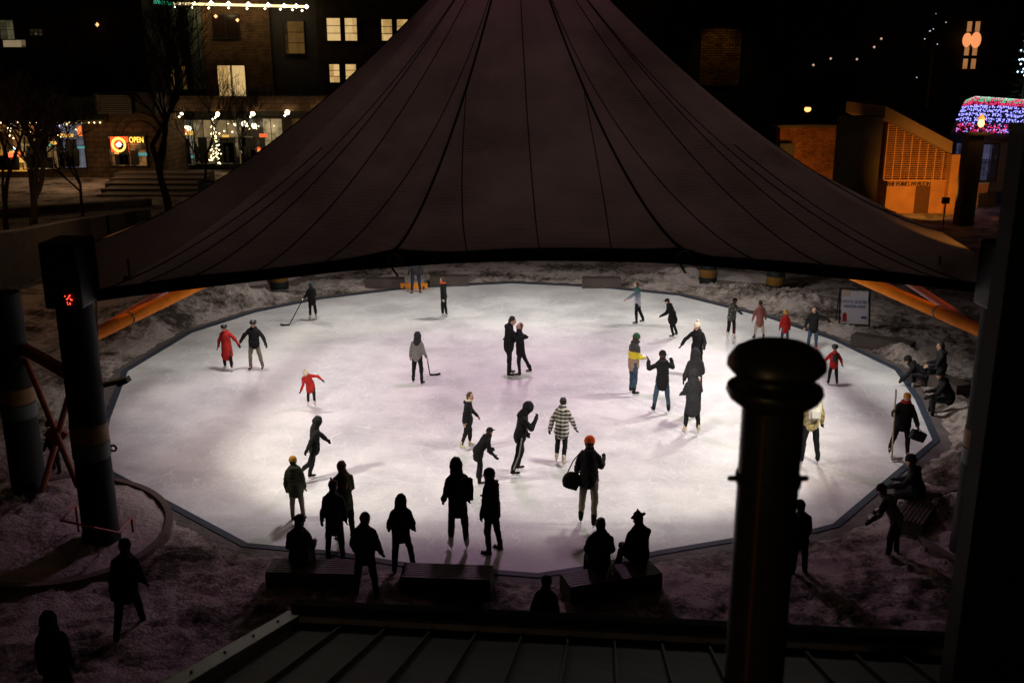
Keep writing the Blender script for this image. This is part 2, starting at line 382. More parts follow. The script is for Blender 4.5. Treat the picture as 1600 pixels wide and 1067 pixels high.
e[0].position = .36; e[0].color = (.44, .44, .465, 1); e[1].position = .62; e[1].color = (.655, .65, .66, 1)
mx = n.new('ShaderNodeMixRGB'); l.new(fm.outputs[0], mx.inputs[0]); l.new(c1.outputs[0], mx.inputs[1]); mx.inputs[2].default_value = (.80, .79, .80, 1)
l.new(mx.outputs[0], b.inputs['Base Color'])
rr = n.new('ShaderNodeMapRange'); l.new(big.outputs['Fac'], rr.inputs[0]); rr.inputs[1].default_value = .35; rr.inputs[2].default_value = .65; rr.inputs[3].default_value = .42; rr.inputs[4].default_value = .7
l.new(rr.outputs[0], b.inputs['Roughness'])
fine = n.new('ShaderNodeTexNoise'); fine.inputs['Scale'].default_value = 11; fine.inputs['Detail'].default_value = 7; fine.inputs['Roughness'].default_value = .7; l.new(tc.outputs['Object'], fine.inputs['Vector'])
sb = n.new('ShaderNodeMath'); sb.operation = 'MULTIPLY_ADD'; l.new(fm.outputs[0], sb.inputs[0]); sb.inputs[1].default_value = -.9; l.new(fine.outputs['Fac'], sb.inputs[2])
bp = n.new('ShaderNodeBump'); bp.inputs['Strength'].default_value = .35; bp.inputs['Distance'].default_value = .02; l.new(sb.outputs[0], bp.inputs['Height']); l.new(bp.outputs[0], b.inputs['Normal'])
ice = MB().prism([(p.x, p.y) for p in RINK], -.05, 0).build('ice_rink', im, loc=(0,0,0)); tag(ice, kind='structure')

# kerb: blue-grey boards laid along each side of the rink, and the strip of trodden slush round it
kerbm = mat('blue_board', (.028, .038, .060), .7, var=.5, scale=3, bump=.3)
o1 = offset(RINK, .01); o2 = offset(RINK, .17); mb = MB(); nR = len(RINK)
for i in range(nR):
    j = (i+1) % nR; a, b_, c, d = o1[i], o1[j], o2[j], o2[i]
    mb.add([(a.x,a.y,-.06),(b_.x,b_.y,-.06),(c.x,c.y,-.06),(d.x,d.y,-.06),(a.x,a.y,.035),(b_.x,b_.y,.035),(c.x,c.y,.035),(d.x,d.y,.035)],
           [(3,2,1,0),(4,5,6,7),(0,1,5,4),(2,3,7,6),(1,2,6,5),(3,0,4,7)])
tag(mb.build('kerb', kerbm, loc=(0,0,0)), kind='structure')
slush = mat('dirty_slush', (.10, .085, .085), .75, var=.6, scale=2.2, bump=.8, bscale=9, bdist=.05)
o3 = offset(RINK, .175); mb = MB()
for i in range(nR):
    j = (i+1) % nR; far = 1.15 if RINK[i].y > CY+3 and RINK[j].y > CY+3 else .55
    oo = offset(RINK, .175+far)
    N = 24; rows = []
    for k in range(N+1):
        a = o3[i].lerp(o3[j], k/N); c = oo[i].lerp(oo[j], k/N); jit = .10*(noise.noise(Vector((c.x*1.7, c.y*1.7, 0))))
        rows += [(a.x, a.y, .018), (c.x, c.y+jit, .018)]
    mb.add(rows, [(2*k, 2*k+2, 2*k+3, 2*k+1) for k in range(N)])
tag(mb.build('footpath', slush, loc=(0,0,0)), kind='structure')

# ================================================================== CANOPY
mm, n, l, b = newmat('canopy_membrane'); b.inputs['Roughness'].default_value = .8
tc = n.new('ShaderNodeTexCoord'); wv = n.new('ShaderNodeTexWave'); wv.wave_type = 'BANDS'; wv.bands_direction = 'Z'; wv.inputs['Scale'].default_value = 6; wv.inputs['Distortion'].default_value = 2.5; wv.inputs['Detail'].default_value = 3; wv.inputs['Detail Scale'].default_value = .6
nz = n.new('ShaderNodeTexNoise'); nz.inputs['Scale'].default_value = .35; nz.inputs['Detail'].default_value = 8; nz.inputs['Roughness'].default_value = .62
l.new(tc.outputs['Object'], wv.inputs['Vector']); l.new(tc.outputs['Object'], nz.inputs['Vector'])
mu = n.new('ShaderNodeMath'); mu.operation = 'MULTIPLY_ADD'; l.new(wv.outputs['Fac'], mu.inputs[0]); mu.inputs[1].default_value = .07; l.new(nz.outputs['Fac'], mu.inputs[2])
cr = n.new('ShaderNodeValToRGB'); l.new(mu.outputs[0], cr.inputs[0]); e = cr.color_ramp.elements
e[0].position = .3; e[0].color = (.085, .068, .060, 1); e[1].position = .72; e[1].color = (.26, .205, .19, 1)
l.new(cr.outputs[0], b.inputs['Base Color'])
tr = n.new('ShaderNodeBsdfTranslucent'); cr2 = n.new('ShaderNodeMixRGB'); cr2.blend_type = 'MULTIPLY'; cr2.inputs[0].default_value = 1
l.new(cr.outputs[0], cr2.inputs[1]); cr2.inputs[2].default_value = (.95, .80, .76, 1); l.new(cr2.outputs[0], tr.inputs[0])
ms = n.new('ShaderNodeMixShader'); ms.inputs[0].default_value = .19; l.new(b.outputs[0], ms.inputs[1]); l.new(tr.outputs[0], ms.inputs[2])
l.new(ms.outputs[0], n['Material Output'].inputs['Surface'])
bp = n.new('ShaderNodeBump'); bp.inputs['Strength'].default_value = .5; bp.inputs['Distance'].default_value = .05; l.new(mu.outputs[0], bp.inputs['Height']); l.new(bp.outputs[0], b.inputs['Normal'])
MEMB = mm
APEX = P(806, -128, 29.0); AR = .55
front = [(140,468,17.9),(146,456,17.75),(215,446,17.6),(300,434,17.5),(400,425,17.4),(540,408,17.3),(617,392,17.2),(700,397,17.2),(800,391,17.2),(900,390,17.2),
         (1000,392,17.2),(1065,390,17.2),(1110,403,17.3),(1200,409,17.4),(1300,417,17.5),(1400,428,17.6),(1480,438,17.7),(1524,444,17.9)]
side_r = [(1532,400,18.6),(1470,362,21.5),(1400,333,25),(1330,297,29),(1262,262,34),(1205,232,40)]
back = [(1090,262,46),(930,275,47),(760,282,47),(590,285,46),(470,280,44)]
side_l = [(392,262,40),(340,293,34),(290,318,28.5),(228,345,23.5),(180,364,20.6),(142,380,18.6)]
PER = [P(*q_) for q_ in front+side_r+back+side_l]
cum = [0]
for i in range(len(PER)): cum.append(cum[-1]+(PER[(i+1) % len(PER)]-PER[i]).length)
def per(u):
    u %= cum[-1]
    for i in range(len(PER)):
        if cum[i+1] >= u: t = (u-cum[i])/(cum[i+1]-cum[i]); return PER[i].lerp(PER[(i+1) % len(PER)], t)
def u_at(px, part='front'):
    """perimeter length at a photo column along the front edge"""
    for i in range(len(front)-1):
        if front[i][0] <= px <= front[i+1][0]: return cum[i]+(cum[i+1]-cum[i])*(px-front[i][0])/(front[i+1][0]-front[i][0])
LF = len(front)
seam_u = [u_at(x) for x in (155, 215, 300, 400, 505, 617, 730, 843, 955, 1065, 1180, 1290, 1390, 1470, 1515)] + [cum[LF+k] for k in (1,2,4,6,8,10,12,14,16)]
seam_u = sorted(seam_u)
def surf(t, u, lift=0.0):
    p = per(u); ang = math.atan2(p.y-APEX.y, p.x-APEX.x)
    q0 = Vector((APEX.x+AR*math.cos(ang), APEX.y+AR*math.sin(ang), 0))
    x = q0.x+(p.x-q0.x)*t; y = q0.y+(p.y-q0.y)*t; z = p.z+(APEX.z-p.z)*(1-t)**1.42
    # between two seams the cloth sags a little
    j = 0
    uu = u % cum[-1]
    lo = max([s_ for s_ in seam_u if s_ <= uu+1e-9], default=seam_u[-1]-cum[-1]); hi = min([s_ for s_ in seam_u if s_ > uu+1e-9], default=seam_u[0]+cum[-1])
    f = (uu-lo)/(hi-lo) if hi > lo else 0
    z -= .10*math.sin(math.pi*f)*math.sin(math.pi*min(1, t*1.02))*min(1, (hi-lo)/2)
    return Vector((x, y, z+lift))
us = sorted(set([cum[i] for i in range(len(PER))]+seam_u+[cum[-1]*k/200 for k in range(200)])); us = [u for i, u in enumerate(us) if i == 0 or u-us[i-1] > .02]
NT = 40; vs = []; fs = []; NU = len(us)
for u in us:
    for k in range(NT+1): vs.append(surf(k/NT, u))
for i in range(NU):
    for k in range(NT):
        a = i*(NT+1)+k; c = ((i+1) % NU)*(NT+1)+k; fs.append((a, a+1, c+1, c))
canopy = thing('canopy', (APEX.x, APEX.y, 4.5), 'huge dark tent-shaped fabric canopy stretched to a peak over the ice rink', 'canopy')
mb = MB(); mb.add(vs, fs); memb = mb.build('membrane', MEMB, canopy, smooth=True)
seamm = mat('seam_tape', (.012, .010, .012), .8, bump=0)
for k, u in enumerate(seam_u):
    p = per(u); thick = .027 if any(abs(u-u_at(x)) < .02 for x in (617, 1065)) else .012
    t0 = 0.0; u0 = u
    for xs, xm, tt in ((730, 617, .50), (955, 1065, .50), (505, 617, .10), (1180, 1065, .10), (215, 300, .12), (1470, 1390, .12), (155, 215, .6), (1515, 1470, .6)):
        if abs(u-u_at(xs)) < .02: t0 = tt; u0 = u_at(xm)
    MB().tube([surf(t0+(1-t0)*k_/30, u0+(u-u0)*min(1, (k_/30)**.85), .014) for k_ in range(0, 31)], thick, 6).build('seam', seamm, canopy, smooth=True)
for xa, ya, xb in ((0, .52, 'l'), (0, .52, 'r')): pass
# valance: the black hanging band along the front edge, with hem
blackm = mat('black_fabric', (.010, .010, .011), .8, bump=.3, bscale=8)
low = [(150,471),(215,462),(300,452),(400,440),(540,424),(617,418),(700,412),(800,408),(900,408),(1000,410),(1065,413),(1110,417),(1200,424),(1300,434),(1400,443),(1480,452),(1526,458)]
mb = MB(); T = []; B = []
fu = [cum[0]+(cum[LF-1]-cum[0])*k/90 for k in range(91)]
for u in fu:
    p = per(u); px, py = proj(p)
    for i in range(len(low)-1):
        if low[i][0] <= px <= low[i+1][0]: yb = low[i][1]+(low[i+1][1]-low[i][1])*(px-low[i][0])/(low[i+1][0]-low[i][0]); break
    else: yb = low[0][1] if px < 200 else low[-1][1]
    zb = P(px, yb, p.y-.05).z
    T.append(p+Vector((0,-.05,.03))); B.append(Vector((p.x, p.y-.05, min(zb, p.z-.05))))
n_ = len(T); vs = T+B+[v+Vector((0,.10,0)) for v in T]+[v+Vector((0,.10,0)) for v in B]
fs = []
for i in range(n_-1):
    fs += [(i, i+1, n_+i+1, n_+i), (2*n_+i+1, 2*n_+i, 3*n_+i, 3*n_+i+1), (i+1, i, 2*n_+i, 2*n_+i+1), (n_+i, n_+i+1, 3*n_+i+1, 3*n_+i)]
fs += [(0, n_, 3*n_, 2*n_), (n_-1, 3*n_-1, 4*n_-1, 2*n_-1)]
mb.add(vs, fs).build('valance', blackm, canopy)
steelm = mat('dark_steel', (.03, .03, .032), .5, .5, .6, bump=.1)
palem = mat('galvanised_steel', (.30, .30, .32), .45, .5, .8, bump=.1)
for x, y in ((617, 410), (1068, 405)):
    f_ = MB(); c = P(x, y, 17.05)
    f_.obox(c, .26, .05, .16).cap(c+Vector((-.09,0,-.04)), .022, c+Vector((.04,0,-.24)), .018, 8)
    br_ = f_.build('edge_clamp', steelm, canopy)
    MB().tube([c+Vector((.11*math.cos(a), -.05, .02+.13*math.sin(a))) for a in np.linspace(.2, 2.9, 12)], .018, 6).build('shackle', palem, canopy)
mast = MB().lathe([(.62,0),(.66,.05),(.66,.35),(.5,.5),(.2,.62),(.05,.9)], (APEX.x, APEX.y, APEX.z-.15)).build('peak_ring', steelm, canopy, smooth=True)
# steel edge tubes under the side edges
rustm = mat('orange_painted_steel', (.66, .19, .008), .8, .1, 0, var=.35, scale=2.5, bump=.2, bscale=20)
redm = mat('rust_red_steel', (.30, .07, .035), .5, .5, 0, var=.4, scale=3, bump=.2)
def strut(a, b, r, m=rustm, name='edge_tube'): return MB().tube([Vector(a).lerp(Vector(b), k/6) for k in range(7)], r, 12).build(name, m, canopy, smooth=True)
A1 = P(150, 522, 18.3); A2 = P(320, 441, 23.6); A1 = A1-(A2-A1)*.14; A2 = A2
s1 = strut(A1, A1+(A2-A1)*2.4, .125); c = A1+(A2-A1)*.34
MB().tube([c+Vector((.138*math.cos(a), .0, .138*math.sin(a))) for a in np.linspace(0, 2*math.pi, 17)[:-1]], .014, 6, closed=True).build('tie_strap', palem, s1)
B1 = P(158, 513, 18.9); B2 = P(262, 452, 23); strut(B1, B1+(B2-B1)*2.0, .07, redm, 'inner_tube')
B1 = P(214, 483, 20.5); B2 = P(285, 452, 24.5); strut(B1, B1+(B2-B1)*2.0, .05, rustm, 'inner_tube')
A1 = P(1513, 508, 18.3); A2 = P(1325, 427, 24); A1 = A1-(A2-A1)*.16; s2 = strut(A1, A1+(A2-A1)*2.2, .125); c = A1+(A2-A1)*.31
MB().tube([c+Vector((.138*math.cos(a), .0, .138*math.sin(a))) for a in np.linspace(0, 2*math.pi, 17)[:-1]], .014, 6, closed=True).build('tie_strap', palem, s2)
B1 = P(1512, 502, 18.7); B2 = P(1425, 445, 22.5); strut(B1, B1+(B2-B1)*2.0, .08, redm, 'inner_tube')
B1 = P(1480, 488, 20); B2 = P(1382, 443, 24.5); strut(B1, B1+(B2-B1)*2.0, .05, redm, 'inner_tube')
# orange spots without fittings, added above the tubes to colour them
lamp('SPOT', 'added_tube_spot', (-10.0, 19.0, 6.6), (1, .40, .05), 230, (-7.4, 21.0, 4.0), .05, 62, .7)
lamp('SPOT', 'added_tube_spot', (10.4, 19.2, 6.6), (1, .38, .05), 230, (8.0, 21.2, 4.0), .05, 62, .7)
# assumed purple stage lamp, hung unseen under the peak
for i, (l_, t_, p_, a_) in enumerate(DOWN):
    t = thing('downlight', l_, 'added unseen downlight inside the canopy over the %s of the ice' % ('right side', 'left side', 'far middle', 'near left half', 'near right half', 'far right', 'far left')[i], 'lamp', 'added downlights inside the canopy'); c = Vector(l_)
    MB().lathe([(.16,.36),(.20,.42),(.20,.60),(.05,.72)], c, 16).build('housing', steelm, t, smooth=True); MB().tube([c+Vector((0,0,.7)), c+Vector((0,0,1.6))], .012, 6).build('hanger', steelm, t)
pl = thing('assumed_stage_lamp', (0, 28.5, 8.2), 'assumed purple stage lamp hung unseen under the canopy peak', 'lamp')
MB().lathe([(.02,0),(.30,0),(.34,.25),(.2,.5),(.04,.6)], (0, 28.5, 8.3)).build('housing', steelm, pl, smooth=True)
MB().tube([(0,28.5,8.85),(0.1,28.7,10.5),(APEX.x, APEX.y, APEX.z-.1)], .015, 6).build('cable', steelm, pl)

# ================================================================== COLUMNS
tealm = mat('teal_painted_column', (.006, .009, .009), .7, .2, var=.4, scale=4, bump=.15)
ochrem = mat('ochre_band', (.16, .075, .014), .6, var=.3, bump=.1)
whitem = mat('pale_band', (.05, .07, .065), .6, var=.3, bump=.1)
def column(base, r, top, label, group, bands=(1.95, 2.3), seg=32, name='canopy_column'):
    t = thing(name, base, label, 'column', group); x, y, z = base
    MB().lathe([(r*1.05,-.3),(r*1.05,.12),(r,.14),(r*.94,top-z),(r*.4,top-z+.05)], base, seg).build('shaft', tealm, t, smooth=True)
    b0, b1 = bands
    MB().lathe([(r*1.0,b0),(r*1.025,b0+.01),(r*1.02,b1),(r*.98,b1+.01)], base, seg).build('ochre_band', ochrem, t, smooth=True)
    MB().lathe([(r*1.0,b0-.32),(r*1.02,b0-.31),(r*1.02,b0-.02),(r*.98,b0-.01)], base, seg).build('pale_band', whitem, t, smooth=True)
    return t
c1b = G(159, 838, .32); c2b = G(47, 768, .32)
COLG = 'big round columns carrying the canopy'
C1 = column(c1b, .33, 5.95, 'thick dark column with speaker box, nearest left corner of the canopy', COLG)
C2 = column(c2b, .34, 4.6, 'thick teal column at left edge behind the red cross bracing', COLG, (2.0, 2.32))
c3b = G(1516, 850, .32); c4b = G(1640, 770, .32)
C3 = column(c3b, .34, 5.95, 'thick dark column under the right front corner of the canopy', COLG)
C4 = column(c4b, .34, 6.0, 'thick dark column beyond the right front corner column', COLG)
for bx, by, tl, r in ((337,456,'teal column with ochre foot in the far left planter', .37), (437,444,'teal column mostly hidden by canopy, right in the far left planter', .34),
                      (1106,437,'teal column with ochre foot, left one in the far right planter', .34), (1211,449,'teal column with ochre foot, right one in the far right planter', .36)):
    column(G(bx, by, .3), r, 4.6, tl, COLG, (.03, .45))
# cap boxes on the near columns
for base, lbl, nm in ((c1b, 'black loudspeaker box on the top of the near left column', 'a'), (c3b, 'black loudspeaker box on the top of the near right column', 'b')):
    t = thing('loudspeaker', (base.x, base.y-.02, 4.9), lbl, 'loudspeaker', 'loudspeakers on the near columns')
    sp = MB().box(base.x-.33, base.x+.33, base.y-.42, base.y+.42, 4.85, 6.02); cb = sp.build('cabinet', mat('black_plastic', (.012,.012,.012), .6, bump=.2), t)
    md = cb.modifiers.new('b', 'BEVEL'); md.width = .05; md.segments = 3
    MB().box(base.x-.28, base.x+.28, base.y-.45, base.y-.424, 4.95, 5.9).build('grille', steelm, t)
# red indicator cluster on the left column
t = thing('indicator_lamp', P(108,468,c1b.y-.5), 'small cluster of red lights on the near left column', 'indicator lamp')
c = P(108, 468, c1b.y-.50); MB().obox(c+Vector((0,.05,0)), .2, .06, .26).build('housing', steelm, t)
mb = MB(); random.seed(3)
for k in range(16): mb.bulb(c+Vector((random.uniform(-.06,.06), -.02, random.uniform(-.09,.09))), .012)
mb.build('diodes', lampmat('red_diode', (1, .06, .03), 4), t)
# bracket arm, ring lamp and conduits on the left column
t = thing('bracket_arm', P(150,606,17.65), 'dark flat steel arm sticking out from the near left column over the ice', 'bracket')
MB().beam(P(138,607,17.7), P(197,593,17.7), .16, .07).build('plate', steelm, t)
MB().beam(P(185,599,17.7), P(201,592,17.7), .18, .10).build('end_cap', steelm, t)
t = thing('camera_mount', P(176,700,17.65), 'small round camera on the side of the near left column', 'camera')
c = P(177,700,17.6); MB().tube([c+Vector((.055*math.cos(a), 0, .055*math.sin(a))) for a in np.linspace(0, 6.283, 15)[:-1]], .022, 8, closed=True).build('ring', steelm, t, smooth=True)
MB().obox(c+Vector((-.1,0.05,.02)), .06, .06, .28).build('bracket', steelm, t)
t = thing('conduit', P(152,560,17.6), 'thin rusty conduit running down the near left column', 'conduit')
MB().tube([P(150,470,17.62), P(154,560,17.6), P(160,600,17.6), P(176,790,17.6), P(184,838,17.55)], .018, 6).build('pipe', redm, t)
MB().tube([P(147,490,17.6), P(156,595,17.58), P(164,700,17.56), P(174,838,17.5)], .035, 6).build('cover_strip', mat('grey_strip', (.16,.19,.19), .6), t)
# foot rail
t = thing('foot_guard', c1b, 'low red pipe guard bent round the foot of the near left column', 'guard rail')
g = [c1b+Vector(v) for v in ((-.52,.2,0),(-.52,.2,.55),(-.52,-.45,.55),(.52,-.45,.30),(.52,.2,.30),(.52,.2,0))]
MB().tube(g, .022, 8).build('rail', mat('red_pipe', (.45,.07,.03), .45, .5, bump=.05), t, smooth=True)
# cross bracing between the two left columns
t = thing('cross_bracing', (c1b+c2b)/2, 'rust red steel cross bracing between the two left columns', 'bracing')
D1 = c2b.y-.1; D2 = c1b.y+.25
MB().tube([P(40,562,D1), P(122,760,D2)], .060, 10).build('brace', redm, t, smooth=True)
MB().tube([P(113,600,D2+.15), P(66,765,D1-.1)], .060, 10).build('brace', redm, t, smooth=True)
MB().beam(P(38,545,D1), P(118,590,D2), .12, .22).build('crossbeam', redm, t)
MB().obox(P(88,678,(D1+D2)/2), .34, .10, .34, Matrix.Rotation(R(45), 3, 'Y')).build('gusset_plate', redm, t)
t = thing('cross_bracing', (c3b+c4b)/2, 'dark steel cross bracing between the two right columns', 'bracing')
MB().tube([c3b+Vector((.2,.2,.3)), c4b+Vector((-.2,-.1,3))], .06, 10).build('brace', redm, t)
MB().tube([c4b+Vector((-.2,0,.3)), c3b+Vector((.2,.2,3))], .06, 10).build('brace', redm, t)
# assumed flood lamps under the canopy corners
for i, (l_, t_, p_) in enumerate(FLOODS):
    lab = ['assumed flood lamp under the near left canopy corner', 'assumed flood lamp under the near right canopy corner', 'assumed flood lamp under the far left canopy corner', 'assumed flood lamp under the far right canopy corner'][i]
    t = thing('assumed_flood_lamp', l_, lab, 'lamp', 'assumed flood lamps of the rink'); d = (Vector(t_)-Vector(l_)).normalized(); rot = d.to_track_quat('-Z', 'Y').to_matrix()
    c = Vector(l_)-d*.22
    MB().obox(c, .34, .26, .16, rot).build('housing', steelm, t)
    MB().tube([c, c+Vector((0,0,.5))], .02, 6).build('hanger', steelm, t)

# ================================================================== PLINTHS AND PLANTERS
concm = mat('old_concrete', (.11, .085, .07), .9, var=.3, scale=2.5, bump=.5, bscale=14, bdist=.03)
snowm = mat('lying_snow', (.33, .29, .28), .92, var=.25, scale=3, bump=.9, bscale=9, bdist=.06)
def ring_planter(c, rx, ry, h, label, rot=0.0, name='round_planter'):
    t = thing(name, (c[0], c[1], 0), label, 'planter', 'low concrete planters round the column feet')
    ca, sa = math.cos(rot), math.sin(rot); N = 56
    def ring(f): return [(c[0]+ca*rx*f*math.cos(a)-sa*ry*f*math.sin(a), c[1]+sa*rx*f*math.cos(a)+ca*ry*f*math.sin(a)) for a in [2*math.pi*k/N for k in range(N)]]
    wdt = .13/min(rx, ry); o = ring(1); i_ = ring(1-wdt); vs = [(x,y,-.05) for x,y in o]+[(x,y,h) for x,y in o]+[(x,y,h) for x,y in i_]+[(x,y,-.05) for x,y in i_]; fs = []
    for k in range(N):
        j = (k+1) % N
        for a in range(3): fs.append((a*N+k, a*N+j, (a+1)*N+j, (a+1)*N+k))
    mb = MB(); mb.add(vs, fs).build('kerb_wall', concm, t)
    mb = MB(); M = 14; vs = [(c[0], c[1], h+.10)]; fs = []
    for r_ in range(1, M+1):
        f = (1-wdt)*.995*r_/M
        for x, y in ring(f): vs.append((x, y, h-.06+.16*(1-(r_/M)**3)+.11*noise.noise(Vector((x*1.3, y*1.3, 5)))+.05*noise.noise(Vector((x*5, y*5, 1)))))
    for k in range(N): fs.append((0, 1+k, 1+(k+1) % N))
    for r_ in range(M-1):
        for k in range(N): a = 1+r_*N+k; b2 = 1+r_*N+(k+1) % N; fs.append((a, a+N, b2+N, b2))
    mb.add(vs, fs).build('snow_bed', snowm, t, smooth=True)
    return t
ring_planter(((c1b.x+c2b.x)/2-.1, (c1b.y+c2b.y)/2-.25), 2.65, 2.15, .20, 'snowy round concrete planter at the foot of the two left columns', R(130))
ring_planter(((c3b.x+c4b.x)/2+.2, (c3b.y+c4b.y)/2-.2), 2.4, 2.0, .20, 'snowy round concrete planter under the two right columns', R(40))
a, b_ = G(337,456), G(437,444); ring_planter(((a.x+b_.x)/2+.0, (a.y+b_.y)/2), 2.6, 1.15, .30, 'far left snowy planter with two column feet', R(27))
a, b_ = G(1106,437), G(1211,449); ring_planter(((a.x+b_.x)/2-.15, (a.y+b_.y)/2), 2.75, 1.2, .30, 'far right snowy planter with two column feet', R(-24))

# ================================================================== BENCHES
woodm = mat('dark_bench_wood', (.055, .042, .036), .65, .4, var=.45, scale=5, bump=.4, bscale=30)
def bench(c, rz, label, L=1.58, W=.54, H=.41):
    t = thing('slatted_bench', c, label, 'bench', 'slatted wooden block benches round the rink', rz); rebase(t)
    for k in range(7):
        y = -W/2+W*(k+.5)/7; MB().box(-L/2, L/2, y-.03, y+.03, H-.04, H).build('slat', woodm, t)
    for s_ in (-1, 1): MB().box(s_*(L/2-.02)-.03, s_*(L/2-.02)+.03, -W/2+.005, W/2-.005, 0, H-.045).build('end_panel', woodm, t)
    for s_ in (-1, 1): MB().box(-L/2+.055, L/2-.055, s_*(W/2-.03)-.02, s_*(W/2-.03)+.02, .03, H-.045).build('side_panel', woodm, t)
    return t
def gb(x, y, z=.43): p = G(x, y, z); return (p.x, p.y, 0)
bench(gb(490,882), R(-3), 'slatted bench at the near rink edge with a seated person, left one')
bench(gb(698,890), R(-4), 'empty slatted bench at the near rink edge')
bench(gb(955,893), R(17), 'slatted bench at the near rink edge holding two seated people', 1.7)
bench(gb(601,434), R(3), 'slatted bench beyond the ice, left of the standing legs')
bench(gb(702,430), R(3), 'slatted bench beyond the ice, right of the standing legs')
bench(gb(940,433), R(-2), 'slatted bench standing alone beyond the far side of the ice')
bench(gb(1380,527), R(-38), 'dark bench right behind the winter park sign', 1.9)
bench(gb(1468,585), R(-70), 'dark bench by the right rink edge under two seated people', 1.9)
bench(gb(1436,790), R(55), 'dark bench at the lower right rink edge', 1.6)

# ================================================================== A-FRAME SIGN
sg = thing('sandwich_board', G(1343,516), 'white winter park poster on a black A-frame sign behind the ice', 'sign')
base = G(1341, 514); ux = Vector((math.cos(R(-14)), math.sin(R(-14)), 0)); uz = Vector((0, .20, 1)).normalized(); uy = uz.cross(ux)*-1
Hs, Ws = 1.30, 1.0; o0 = base+Vector((-.15,0,.10))
def q(a, b): return o0+ux*a+uz*b
fr = MB()
for a, b2, w3 in ((q(-Ws/2,-.12), q(-Ws/2,Hs), .05), (q(Ws/2,-.12), q(Ws/2,Hs), .05), (q(-Ws/2,Hs), q(Ws/2,Hs), .06), (q(-Ws/2,0.05), q(Ws/2,.05), .05)): fr.beam(a, b2, .05, w3, tuple(uy))
fr.build('frame', steelm, sg)
bk = Vector((.1,.75,0))
MB().beam(q(-Ws/2,Hs), q(-Ws/2,-.1)+bk, .04, .04).beam(q(Ws/2,Hs), q(Ws/2,-.1)+bk, .04, .04).beam(q(-Ws/2,.1)+bk*.8, q(Ws/2,.1)+bk*.8, .04, .04).build('rear_leg', steelm, sg)
nf = -uy if uy.y > 0 else uy
pb = MB().slab([q(-.44,.10), q(.44,.10), q(.44,Hs-.07), q(-.44,Hs-.07)], .02, nf).build('poster', mat('white_poster', (.62,.62,.70), .6, bump=0, var=.05), sg)
nf2 = nf*.022; bl = mat('blue_print', (.03,.07,.30), .6, bump=0); ylw = mat('ochre_print', (.50,.33,.12), .6, bump=0); rdp = mat('red_print', (.5,.03,.03), .6, bump=0)
text(sg, 'ARCTIC GLACIER', .16, q(0,.85)+nf2, ux, uz, bl, name='lettering', width=.82)
text(sg, 'WINTER PARK', .16, q(0,.68)+nf2, ux, uz, bl, name='lettering', width=.74)
for k in range(4):
    for j in range(4): MB().slab([q(-.40+.065*k,1.10+.055*j), q(-.35+.065*k,1.10+.055*j), q(-.35+.065*k,1.145+.055*j), q(-.40+.065*k,1.145+.055*j)], .004, nf).add([], []).build if False else None
mb = MB()
for k in range(4):
    for j in range(4):
        a, b2 = -.41+.068*k, 1.03+.062*j; mb.slab([q(a,b2)+nf2, q(a+.05,b2)+nf2, q(a+.05,b2+.045)+nf2, q(a,b2+.045)+nf2], .003, nf)
mb.build('logo', ylw, sg)
MB().slab([q(-.40,.16)+nf2, q(-.26,.16)+nf2, q(-.26,.38)+nf2, q(-.30,.46)+nf2, q(-.36,.46)+nf2, q(-.40,.38)+nf2], .003, nf).build('print_mark', rdp, sg)
MB().slab([q(.22,.28)+nf2, q(.40,.28)+nf2, q(.40,.36)+nf2, q(.22,.36)+nf2], .003, nf).build('print_mark', bl, sg)

# orange barrier board behind the far benches
t = thing('barrier_board', G(647,452), 'low orange board lying on the snow behind the standing legs', 'barrier')
c = G(647, 452); MB().obox(c+Vector((0,.05,.13)), 1.1, .10, .24).build('board', mat('orange_plastic', (.75,.26,.03), .5, bump=.05), t)
MB().obox(c+Vector((-.4,.12,.06)), .06, .3, .12).obox(c+Vector((.4,.12,.06)), .06, .3, .12).build('foot', steelm, t)

# ================================================================== METAL ROOF IN THE FOREGROUND
roof = thing('metal_roof', (0.5, 6.5, 3.9), 'dark standing seam metal roof below the camera with a raised front parapet', 'roof')
sl = math.tan(R(20.5)); Z0 = 4.05; qa = G(475, 972, Z0); qb = G(1125, 1006, Z0); A = (qb-qa).normalized(); S = Vector((-A.y, A.x, 0))
p0 = G(880, 993, Z0); down = (S - Vector((0,0,sl))).normalized(); upn = A.cross(down); upn = upn if upn.z > 0 else -upn
def rf(a, s, h=0.0): return p0 + A*a + down*s + upn*h
aL = None
e = G(472, 972, Z0); aL = (e-p0).dot(A); aR = 6.2
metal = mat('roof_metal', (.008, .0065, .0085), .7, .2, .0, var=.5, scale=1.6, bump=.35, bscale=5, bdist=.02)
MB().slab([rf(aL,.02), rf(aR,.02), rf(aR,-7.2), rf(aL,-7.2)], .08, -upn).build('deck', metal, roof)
k = 0; a = aL+.42
seamp = []
while a < aR:
    MB().beam(rf(a,0,.02), rf(a,-7.1,.02), .018, .034, tuple(upn)).build('standing_seam', metal, roof); a += .405
trim = mat('pale_flashing', (.045, .038, .02), .55, .4, .3, var=.35, scale=4, bump=.3)
MB().beam(rf(aL-.07,.05,.02), rf(aL-.07,-7.2,.02), .16, .14, tuple(upn)).build('gable_trim', trim, roof)
